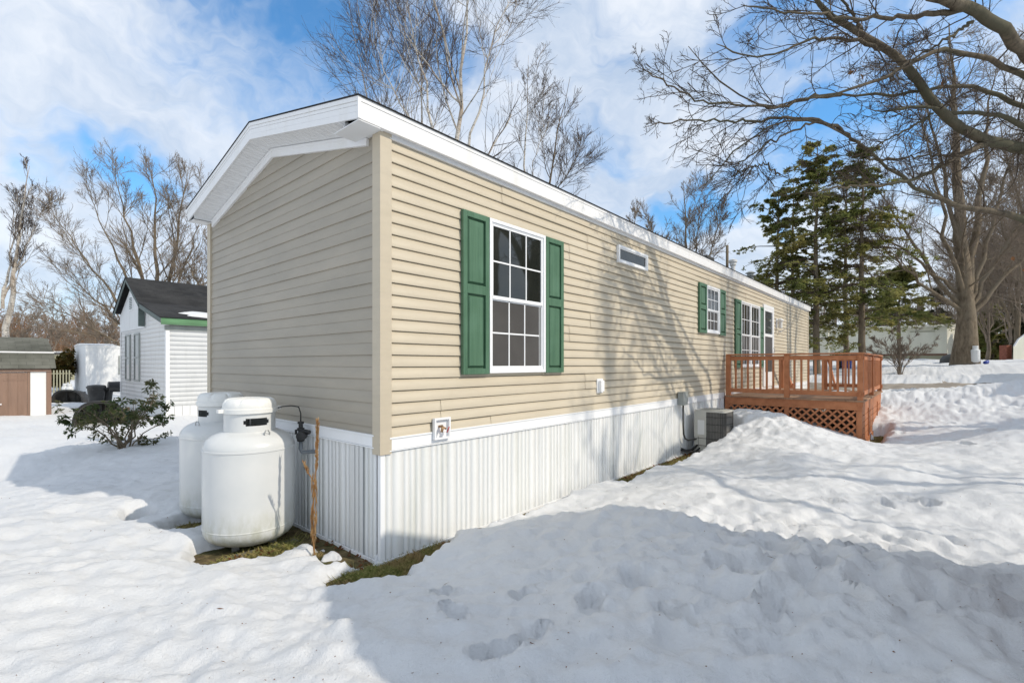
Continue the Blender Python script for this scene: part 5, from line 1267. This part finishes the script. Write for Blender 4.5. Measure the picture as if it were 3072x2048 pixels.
# the oak that reaches over the yard from the right; crop coordinates of the limbs with their distances
def P6(x, y, d): return pt(1900+x/1.3635, y/1.3635, d)
oak = empty('oak_tree', (10.0, -6.3, .8), 'big bare oak whose dark limbs reach in from the right edge', 'oak tree')
tb = np.array([10.0, -6.3, .6])
limbs = [ # (points, radius start, radius end)
 ([tb+(0, 0, 3.2), P6(1760, 700, 8.0), P6(1596, 602, 7.6), P6(1440, 580, 7.3), P6(1330, 520, 7.1), P6(1220, 420, 6.9), P6(1150, 300, 6.8), P6(1060, 215, 6.7), P6(1010, 190, 6.6), P6(930, 135, 6.6), P6(780, 60, 6.5), P6(735, 10, 6.4), P6(700, -120, 6.4)], .155, .05),
 ([tb+(0, 0, 4.6), P6(1800, 420, 7.4), P6(1596, 215, 6.6), P6(1500, 110, 6.2), P6(1390, 30, 5.9), P6(1240, -10, 5.7), P6(1100, -60, 5.6)], .15, .07),
 ([tb+(0, 0, 4.2), P6(1700, 380, 7.2), P6(1596, 310, 7.0), P6(1480, 250, 6.8), P6(1330, 200, 6.6), P6(1230, 215, 6.4), P6(1130, 262, 6.2), P6(1020, 320, 6.0), P6(850, 385, 5.9), P6(700, 405, 5.8)], .095, .022),
 ([tb+(0, 0, 3.6), P6(1720, 600, 7.7), P6(1596, 512, 7.4), P6(1500, 470, 7.2), P6(1300, 458, 7.0), P6(1150, 425, 6.8), P6(1080, 458, 6.7), P6(1010, 458, 6.5), P6(950, 440, 6.4)], .10, .02),
 ([tb+(0, 0, 3.9), P6(1740, 480, 7.9), P6(1596, 440, 7.6), P6(1420, 352, 7.2), P6(1230, 362, 7.0), P6(1100, 385, 6.8), P6(850, 388, 6.6), P6(700, 400, 6.5), P6(600, 440, 6.5), P6(480, 440, 6.4), P6(380, 350, 6.4), P6(270, 250, 6.3), P6(225, 190, 6.3)], .085, .012),
 ([P6(850, 388, 6.6), P6(700, 402, 6.5), P6(600, 438, 6.45), P6(450, 432, 6.3), P6(300, 420, 6.2), P6(160, 360, 6.1), P6(60, 290, 6.0)], .026, .008),
 ([tb+(0, 0, 2.6), P6(1740, 960, 8.2), P6(1596, 900, 7.8), P6(1500, 862, 7.6), P6(1330, 850, 7.3), P6(1200, 790, 7.1), P6(1120, 740, 7.0), P6(1050, 690, 6.9), P6(950, 610, 6.7), P6(850, 530, 6.6), P6(750, 490, 6.5), P6(620, 480, 6.4), P6(480, 555, 6.3), P6(380, 650, 6.3), P6(290, 760, 6.2)], .125, .012),
 ([P6(850, 530, 6.6), P6(750, 490, 6.5), P6(620, 480, 6.4), P6(450, 500, 6.3), P6(250, 490, 6.2), P6(70, 515, 6.1)], .028, .007),
 ([P6(1450, 580, 7.3), P6(1260, 680, 7.0), P6(1150, 735, 6.8), P6(1000, 760, 6.5), P6(850, 765, 6.3), P6(700, 790, 6.2)], .055, .014),
 ([P6(1150, 300, 6.8), P6(1060, 215, 6.7), P6(1000, 188, 6.6), P6(900, 168, 6.5), P6(800, 155, 6.3), P6(700, 165, 6.2), P6(620, 205, 6.1), P6(480, 235, 6.0), P6(340, 180, 5.9)], .045, .010),
 ([P6(935, 135, 6.6), P6(905, 75, 6.5), P6(860, 10, 6.4), P6(800, -100, 6.3)], .03, .012),
 ([P6(1390, 40, 5.9), P6(1240, 60, 5.9), P6(1000, 72, 5.9), P6(880, 85, 5.9), P6(770, 60, 5.9), P6(600, 50, 5.8), P6(440, 20, 5.8)], .045, .012),
 ([P6(1390, 90, 6.0), P6(1300, 150, 6.0), P6(1150, 240, 6.1), P6(1040, 300, 6.1)], .022, .008),
 ([P6(1225, 465, 6.9), P6(1120, 530, 6.8), P6(1010, 585, 6.7), P6(940, 640, 6.7)], .018, .008),
 ([P6(950, 645, 6.8), P6(1030, 655, 6.9), P6(1160, 638, 7.0), P6(1285, 632, 7.1)], .016, .012),
 ([P6(950, 610, 6.7), P6(850, 530, 6.6), P6(750, 492, 6.5), P6(600, 560, 6.4), P6(480, 640, 6.3), P6(400, 690, 6.2)], .022, .008),
 ([P6(600, 715, 6.3), P6(540, 670, 6.3), P6(460, 690, 6.3), P6(400, 720, 6.3)], .012, .006),
 ([tb+(0, 0, 3.0), tb+(-1.2, .4, 5.2), tb+(-2.6, 1.0, 6.8), tb+(-3.8, 1.2, 8.2), tb+(-4.6, 1.4, 9.6)], .14, .03),
 ([tb+(0, 0, 3.6), tb+(-.9, -.2, 5.0), tb+(-1.9, -.4, 5.5), tb+(-3.2, -.5, 5.1), tb+(-4.2, -.7, 4.6), tb+(-5.0, -.9, 4.2), tb+(-5.5, -1.7, 3.1)], .13, .055),
 ([tb+(0, 0, 3.4), tb+(-.8, -.6, 5.6), tb+(-2.4, -1.2, 7.6), tb+(-3.6, -1.5, 9.4)], .13, .03),
 ([tb+(0, 0, 4.4), tb+(.6, .3, 6.4), tb+(.9, 1.0, 8.8), tb+(.6, 1.2, 11)], .15, .03),
]
# the oak's own upright stem and the far crown above the frame
rng = np.random.default_rng(77)
K = 30; P1 = np.array([poly(l, K, .014, rng) for l, a, b_ in limbs]); R1 = np.array([np.r_[np.geomspace(a*.93, max(b_*.8, .009), K-3), max(b_*.6, .010), max(b_*.35, .007), .004] for l, a, b_ in limbs])
Pt = poly([tb-(0, 0, .6), tb+(0, 0, 1.5), tb+(.05, 0, 3), tb+(.1, .1, 5)], 14); Rt = np.r_[.62, .50, .45, np.linspace(.42, .26, 11)]
big = np.array([.3 if a > .05 else .1 for l, a, b_ in limbs])
P2, R2 = grow(P1, R1, 16, .17, 46, 8, .12, 1, .02, .14, .42, .0048, rng=rng, lfix=6.0, taper_len=.45)
P3, R3 = grow(P2, R2, 7, .5, 42, 6, .15, 1, .01, .16, .55, .0034, rng=rng)
P4, R4 = grow(P3, R3, 4, .55, 40, 4, .15, 1, .0, .22, .6, .0026, rng=rng, lmin=.07)
tk = link('trunk', mesh_levels('trunk', [(np.array([Pt]), np.array([Rt]), 20), (P1, R1, 12)]), M['bark_oak'], oak, smooth=True)
link('crown', mesh_levels('crown', [(P2, R2, 6), (P3, R3, 4), (P4, R4, 3)]), M['bark_dark'], oak)
# a few brown leaves still hanging on
C = []; D = []
for q in (P6(905, 290, 6.4), P6(925, 300, 6.4), P6(915, 285, 6.45), P6(1270, 318, 6.9), P6(1550, 1048, 7.5), P6(1590, 1105, 7.5)):
    C.append(q); D.append(unit(rng.normal(size=3)+np.array([0, 0, -.7])))
lv_, lt_ = leaves_arrays(np.array(C), np.array(D), .11, .07, rng); link('leaves', npmesh('leaves', lv_, None, lt_), M['deadleaf'], oak)

# hemlocks: straight trunk, drooping flat boughs with feathery sprays
def conifer(name, base, H, rad, label, mat, seed, nb=120, cb=.10, group=None, dens=1.0, leafl=.11, droopy=.10, r0=.16, sparse=.0, lw=.042):
    rng = np.random.default_rng(seed); base = np.array(base, float); t_ = empty(name, tuple(base), label, 'tree', group)
    P0 = poly([base-np.array([0, 0, .3]), base+np.array([.05, .08, H*.5]), base+np.array([.1, 0, H])], 14, .02, rng)[None]; R0 = (r0*np.linspace(1, .08, 14))[None]
    hh = cb+(1-cb)*rng.random(nb)**.9; hh = np.sort(hh); az = rng.random(nb)*2*np.pi
    Lb = rad*((1-hh)**.58)*(.35+.85*rng.random(nb)**1.2)+.12
    K = 8; P1 = np.empty((nb, K, 3)); f = hh*13; i = np.minimum(f.astype(int), 12); w = (f-i)[:, None]; P1[:, 0] = P0[0, i]*(1-w)+P0[0, i+1]*w
    el = np.where(hh > .75, .55, .12)+.15*rng.normal(size=nb); d = np.stack([np.cos(az)*np.cos(el), np.sin(az)*np.cos(el), np.sin(el)], 1)
    for k in range(1, K):
        P1[:, k] = P1[:, k-1]+d*(Lb/(K-1))[:, None]; d = unit(d+.07*rng.normal(size=(nb, 3))-np.array([0, 0, droopy]))
    R1 = (.014+.008*Lb)[:, None]*np.linspace(1, .25, K)[None]
    P2, R2 = grow(P1, R1, 10*dens, .34, 50, 5, .12, 1, -.02, .10, .5, .004, rng=rng, droop=.08)
    P2[:, :, 2] = P2[:, :1, 2]+(P2[:, :, 2]-P2[:, :1, 2])*.35-np.linspace(0, 1, 5)[None]**2*.12   # flattened sprays
    P3, R3 = grow(P2, R2, 4*dens, .5, 45, 4, .1, 1, -.02, .10, .6, .003, rng=rng)
    P3[:, :, 2] = P3[:, :1, 2]+(P3[:, :, 2]-P3[:, :1, 2])*.35
    C = []; Dd = []
    for P, m in ((P2, 9), (P3, 8)):
        B, K_, _ = P.shape; t = rng.random((B, m))*(K_-1.01); i = t.astype(int); w = (t-i)[..., None]; bi = np.arange(B)[:, None]
        c = P[bi, i]*(1-w)+P[bi, i+1]*w; tn = unit(P[bi, i+1]-P[bi, i]); s_ = unit(tn*.7+.7*rng.normal(size=tn.shape)*np.array([1, 1, .35])-np.array([0, 0, .12]))
        C.append(c.reshape(-1, 3)); Dd.append(s_.reshape(-1, 3))
    C = np.concatenate(C); Dd = np.concatenate(Dd)
    v, tt = leaves_arrays(C, Dd, leafl, lw, rng, .1)
    link('trunk', mesh_levels('trunk', [(P0, R0, 10)]), M['bark_maple'], t_, smooth=True); link('bough', mesh_levels('bough', [(P1, R1, 4), (P2, R2*.6, 3)]), M['bark_twig'], t_, smooth=True)
    link('crown', npmesh('crown', v, None, tt), M[mat], t_)
    return t_
conifer('hemlock_tree', treeat(2452, 22), 10.6, 3.9, 'tallest hemlock in the row behind the far end of the home', 'needles', 1, 110, cb=.16)
conifer('hemlock_tree', treeat(2590, 21.5), 10.0, 3.7, 'right hemlock with its trunk rising behind the deck corner post', 'needles', 2, 104, cb=.24)
conifer('hemlock_tree', treeat(2335, 23.5), 9.0, 3.3, 'left hemlock with dark boughs above the eave', 'needles', 3, 100, cb=.12)
conifer('hemlock_tree', treeat(2380, 28), 10.6, 3.2, 'hemlock further back between the tall ones', 'needles', 4, 60)
conifer('hemlock_tree', treeat(2540, 28), 11.4, 3.4, 'hemlock further back behind the deck corner', 'needles', 5, 62)
conifer('pine_tree', treeat(2700, 33), 6.2, 4.2, 'low yellowish green pine in front of the sage green trailer roof', 'needles', 6, 110, cb=.42, leafl=.16, lw=.04, r0=.14)
conifer('spruce_tree', treeat(2812, 48), 7.2, 1.9, 'small dark spruce rising over the sage green trailer', 'needles_dark', 7, 110, cb=.02, leafl=.16, lw=.05)
for i, (px, d, h) in enumerate(((2975, 38, 4.4), (3045, 40, 5.2), (2925, 45, 6.0), (3110, 36, 5.5), (2760, 60, 7), (2650, 62, 7.5))):
    conifer('evergreen_tree', treeat(px, d), h, h*.42, 'dark evergreen in the row beyond the thick maple', 'needles_dark' if i % 2 else 'needles', 80+i, 70, cb=.02, leafl=.22, lw=.07, group='dark evergreens beyond the road')
# yellow-leaved evergreen shrub by the white trailer
def shrub(name, base, rx, h, label, mat, seed, nl, leaf, wd, stems=9, n1=6, n2=5, droop=.5, bark='bark_maple', spread=1.0, leaftip=True):
    rng = np.random.default_rng(seed); base = np.array(base, float); t_ = empty(name, tuple(base), label, 'shrub')
    P = []; Rr = []
    for i in range(stems):
        a = 2*np.pi*i/stems+rng.normal()*.25; r = rx*(.5+.55*rng.random())*spread; hh = h*(.45+.6*rng.random())*(1.15-.55*min(1, r/rx/1.05)**2)
        tip = base+np.array([np.cos(a)*r, np.sin(a)*r, hh]); mid = base+np.array([np.cos(a)*r*.45, np.sin(a)*r*.45, hh*.55])
        P.append(poly([base-np.array([0, 0, .08])+rng.normal(size=3)*.04*np.array([1, 1, 0]), mid, tip], 9, .02, rng)); Rr.append(np.linspace(.018, .006, 9)*h/1.2)
    P0 = np.array(P); R0 = np.array(Rr)
    P1, R1 = grow(P0, R0, n1, .5, 44, 6, .12, 1, .04, .12, .7, .004, rng=rng); P2, R2 = grow(P1, R1, n2, .55, 42, 5, .25, 1, .06, .12, .7, .003, rng=rng)
    ends = np.concatenate([P2[:, -1], P1[:, -1], P2[:, 3]]); dirs = np.concatenate([unit(P2[:, -1]-P2[:, -2]), unit(P1[:, -1]-P1[:, -2]), unit(P2[:, 3]-P2[:, 2])])
    C = np.repeat(ends, nl, 0); Dn = np.repeat(dirs, nl, 0); r3 = rng.normal(size=C.shape); pp = unit(r3-Dn*(r3*Dn).sum(1, keepdims=True))
    D = unit(pp+Dn*.35+np.array([0, 0, -droop])); C = C-Dn*rng.random((len(C), 1))*.03
    v, tt = leaves_arrays(C, D, leaf, wd, rng, .2)
    link('stems', mesh_levels('stems', [(P0, R0, 6), (P1, R1, 5), (P2, R2, 4)]), M[bark], t_, smooth=True)
    link('foliage', npmesh('foliage', v, None, tt), M[mat], t_); return t_
x, y, z = onsnow(372, 8.55)
shrub('rhododendron', (x, y, z), 1.05, 1.05, 'leafy green rhododendron growing through the shaded snow left of the tanks', 'rhodo', 3, 5, .078, .028, stems=12, n1=5, n2=4, droop=.55)
x, y, z = onsnow(183, 31.5); shrub('evergreen_shrub', (x, y, z), .72, 2.3, 'yellowish evergreen shrub between the garden shed and the white trailer', 'yew', 4, 9, .17, .09, stems=14, n1=8, n2=6, droop=.2)

# dry weed stalk by the tanks
x, y = -.285, .56; z = .03
dw = empty('dry_weed', (x, y, z), 'tall dried tan weed stalk standing beside the nearer tank', 'weed')
rng = np.random.default_rng(8)
MB().tube([(x, y, z-.05), (x-.02, y+.01, z+.3), (x+.01, y, z+.75), (x+.035, y-.01, z+1.15)], [.008, .007, .005, .003], 6).build('stem', M['dryweed'], dw)
MB().tube([(x+.005, y, z+.62), (x-.05, y+.02, z+.72), (x-.085, y+.03, z+.80)], [.005, .004, .003], 6).build('stem', M['dryweed'], dw)
C = []; D = []
for i in range(230):
    t_ = rng.random(); hz = .72+.43*t_; a = rng.random()*6.28; C.append((x+.015+.02*(hz-.7), y, z+hz)); D.append(unit(np.array([math.cos(a)*.38, math.sin(a)*.38, 1.0])))
for i in range(40):
    t_ = rng.random(); a = rng.random()*6.28; C.append((x-.05-.035*t_, y+.02, z+.70+.1*t_)); D.append(unit(np.array([math.cos(a)*.45, math.sin(a)*.45, 1.0])))
v1, t1 = leaves_arrays(np.array(C), np.array(D), .042, .010, rng, .3)
C = []; D = []
for i in range(75):
    hz = .16+.58*rng.random(); a = rng.random()*6.28; C.append((x-.01+.012*math.cos(a)+.02*(hz-.3), y+.012*math.sin(a), z+hz)); D.append(unit(np.array([math.cos(a)*.16, math.sin(a)*.16, -1.0])))
v2, t2 = leaves_arrays(np.array(C), np.array(D), .09, .012, rng, .5)
link('seed_head', npmesh('seed_head', v1, None, t1), M['dryweed'], dw); link('dead_leaves', npmesh('dead_leaves', v2, None, t2), M['dryweed'], dw)

# grass on the thawed strips, and litter scattered on the snow
rng = np.random.default_rng(9); C = []; D = []
for (x0, y0, x1, y1, r, n) in ((-.36, -.12, -.02, -.22, .17, 4200), (-.02, -.20, .60, -.08, .14, 4600), (-.88, .98, -.30, .93, .12, 1600), (-.5, 1.0, -.2, 1.1, .15, 500), (-.9, 2.05, -.75, 2.2, .16, 900), (3.9, -.14, 6.4, -.26, .14, 3200), (8.9, -2.66, 12, -2.68, .12, 1200), (-.34, .52, -.22, .54, .05, 90)):
    t_ = rng.random(n); x = x0+(x1-x0)*t_+rng.normal(size=n)*r*.5; y = y0+(y1-y0)*t_+rng.normal(size=n)*r*.5
    ok = ~((x > -.03) & (y > -.03)) & (snow_z(x, y)-ground_z(x, y) < .03)
    x = x[ok]; y = y[ok]; zg = ground_z(x, y)
    C.append(np.stack([x, y, zg-.01], 1)); az = rng.random(len(x))*6.28; e = rng.uniform(.15, .75, len(x)); D.append(np.stack([np.cos(az)*np.cos(e), np.sin(az)*np.cos(e), np.sin(e)], 1))
C = np.concatenate(C); D = np.concatenate(D); v, tt = leaves_arrays(C, D, .075, .0055, rng, .3)
tag(link('grass', npmesh('grass', v, None, tt), M['grass']), 'flattened grass on the thawed strips beside the walls', None, kind='stuff')
n = 430; px = rng.uniform(0, 3072, n); d = 2.2+6*rng.random(n)**1.6; P = np.array([pt(a, 1100, b_) for a, b_ in zip(px, d)]); x = P[:, 0]; y = P[:, 1]
ok = ~((x > -.1) & (y > -.1)); x = x[ok]; y = y[ok]; C = np.stack([x, y, snow_z(x, y)+.002], 1); az = rng.random(len(x))*6.28; D = np.stack([np.cos(az), np.sin(az), .12*rng.normal(size=len(x))], 1)
v1, t1 = leaves_arrays(C, unit(D), .011, .006, rng, .3)
n = 26; px = rng.uniform(100, 2900, n); d = 2.3+4*rng.random(n); P = np.array([pt(a, 1100, b_) for a, b_ in zip(px, d)]); x = P[:, 0]; y = P[:, 1]; ok = ~((x > -.1) & (y > -.1)); x = x[ok]; y = y[ok]
C = np.stack([x, y, snow_z(x, y)+.004], 1); az = rng.random(len(x))*6.28; D = unit(np.stack([np.cos(az), np.sin(az), 0*az], 1)); v2, t2 = leaves_arrays(C, D, .05, .006, rng, .3)
# dead leaves gathered at the foot of the skirting
C = []; D = []
for (x0, y0, x1, y1, n) in ((-.06, .15, -.1, 1.0, 26), (-.2, .0, -.05, .1, 12), (-.86, .96, -.5, .94, 26), (.2, -.06, 1.0, -.05, 8), (4, -.12, 7, -.15, 160), (6.3, -.2, 6.6, -.4, 60)):
    t_ = rng.random(n); x = x0+(x1-x0)*t_+rng.normal(size=n)*.03; y = y0+(y1-y0)*t_+rng.normal(size=n)*.03
    zz = np.maximum(snow_z(x, y), ground_z(x, y))+.01; C.append(np.stack([x, y, zz], 1)); D.append(unit(rng.normal(size=(n, 3))*np.array([1, 1, .5])))
v3, t3 = leaves_arrays(np.concatenate(C), np.concatenate(D), .05, .03, rng, .4)
o = len(v1); V = np.concatenate([v1, v2, v3]); T = np.concatenate([t1, t2+o, t3+o+len(v2)])
tag(link('litter', npmesh('litter', V, None, T), M['deadleaf']), 'bits of bark, twigs and dead leaves scattered on the snow', None, kind='stuff')

# ------------------------------------------------------------------ light
S = Vector((.36, -1.14, 1.0)).normalized()
sd_ = bpy.data.lights.new('sun', 'SUN'); sd_.energy = 3.05; sd_.angle = R(.55); sd_.color = (1, .905, .765)
so = bpy.data.objects.new('sun', sd_); COL.objects.link(so); so.rotation_euler = S.to_track_quat('Z', 'Y').to_euler(); so.location = (5, -10, 20)
world = bpy.data.worlds.new('World'); sc.world = world; world.use_nodes = True
nt = world.node_tree; N_ = nt.nodes; L_ = nt.links
for n_ in list(N_): N_.remove(n_)
out = N_.new('ShaderNodeOutputWorld'); bg = N_.new('ShaderNodeBackground'); L_.new(bg.outputs[0], out.inputs[0])
sky = N_.new('ShaderNodeTexSky'); sky.sky_type = 'NISHITA'; sky.sun_disc = False
sky.sun_elevation = math.asin(S.z); sky.sun_rotation = math.atan2(S.x, S.y); sky.air_density = 1.1; sky.dust_density = .6; sky.ozone_density = 1.6
tc = N_.new('ShaderNodeTexCoord')
def vm(op, a, b=None):
    n_ = N_.new('ShaderNodeVectorMath'); n_.operation = op
    for i, v in enumerate((a, b)):
        if v is None: continue
        if isinstance(v, tuple): n_.inputs[i].default_value = v
        else: L_.new(v, n_.inputs[i])
    return n_
def mm(op, a, b=None, clamp=False):
    n_ = N_.new('ShaderNodeMath'); n_.operation = op; n_.use_clamp = clamp
    for i, v in enumerate((a, b)):
        if v is None: continue
        if isinstance(v, (int, float)): n_.inputs[i].default_value = v
        else: L_.new(v, n_.inputs[i])
    return n_.outputs[0]
def nz(vec, scale, det, rough, dist=0):
    n_ = N_.new('ShaderNodeTexNoise'); n_.inputs['Scale'].default_value = scale; n_.inputs['Detail'].default_value = det; n_.inputs['Roughness'].default_value = rough; n_.inputs['Distortion'].default_value = dist
    L_.new(vec, n_.inputs['Vector']); return n_
D = tc.outputs['Generated']
w1 = nz(D, 2.2, 5, .6); wv = vm('SCALE', vm('SUBTRACT', w1.outputs['Color'], (.5, .5, .5)).outputs[0]); wv.inputs['Scale'].default_value = .55
DW = vm('ADD', D, wv.outputs[0]).outputs[0]
# clouds lie in flat sheets: stretch the pattern sideways
mp = N_.new('ShaderNodeMapping'); mp.inputs['Scale'].default_value = (1, 1, 2.6); L_.new(DW, mp.inputs[0])
c1 = nz(mp.outputs[0], 2.0, 9, .58, .2).outputs['Fac']
cov = mm('ADD', c1, .235)
def hole(px, py, rad, amt, flat=1.0):
    global cov
    v = pt(px, py, 1.0)-CAM; v = v/np.linalg.norm(v)
    s_ = vm('MULTIPLY', vm('SUBTRACT', DW, tuple(float(q) for q in v)).outputs[0], (1, 1, flat)); ln = vm('LENGTH', s_.outputs[0])
    m_ = N_.new('ShaderNodeMapRange'); m_.interpolation_type = 'SMOOTHSTEP'; L_.new(ln.outputs['Value'], m_.inputs[0])
    m_.inputs[1].default_value = rad; m_.inputs[2].default_value = rad*.1; m_.inputs[3].default_value = 0; m_.inputs[4].default_value = amt
    cov = mm('SUBTRACT', cov, m_.outputs[0])
hole(120, 500, .24, .26, 2.4); hole(900, 120, .34, .30, 1.2); hole(2600, 130, .36, .32, 1.3); hole(2050, 620, .22, .26, 2.4); hole(2350, 560, .2, .2, 1.5);  hole(420, 560, .16, .18, 2); hole(1750, 480, .15, .14, 2)
cv = N_.new('ShaderNodeMapRange'); cv.interpolation_type = 'SMOOTHSTEP'; L_.new(cov, cv.inputs[0]); cv.inputs[1].default_value = .36; cv.inputs[2].default_value = .68
shade = nz(mp.outputs[0], 3.4, 8, .6).outputs['Fac']
rp = N_.new('ShaderNodeValToRGB'); L_.new(shade, rp.inputs[0]); e = rp.color_ramp.elements
e[0].position = .35; e[0].color = (5.0, 6.0, 7.5, 1); e[1].position = .65; e[1].color = (8.2, 8.6, 9.2, 1)
mxs = N_.new('ShaderNodeMix'); mxs.data_type = 'RGBA'; L_.new(mm('MULTIPLY', cv.outputs[0], .93), mxs.inputs[0])
skm = N_.new('ShaderNodeMix'); skm.data_type = 'RGBA'; skm.blend_type = 'MULTIPLY'; skm.inputs[0].default_value = 1; L_.new(sky.outputs[0], skm.inputs[6]); skm.inputs[7].default_value = (.85, 1.55, 1.95, 1)
L_.new(skm.outputs[2], mxs.inputs[6]); L_.new(rp.outputs[0], mxs.inputs[7])
L_.new(mxs.outputs[2], bg.inputs[0]); bg.inputs[1].default_value = .112
sc.view_settings.view_transform = 'Standard'; sc.view_settings.look = 'None'; sc.view_settings.exposure = 0; sc.view_settings.gamma = 1
sc.cycles.use_denoising = True
sc.cycles.max_bounces = 6; sc.cycles.diffuse_bounces = 4; sc.cycles.transparent_max_bounces = 4
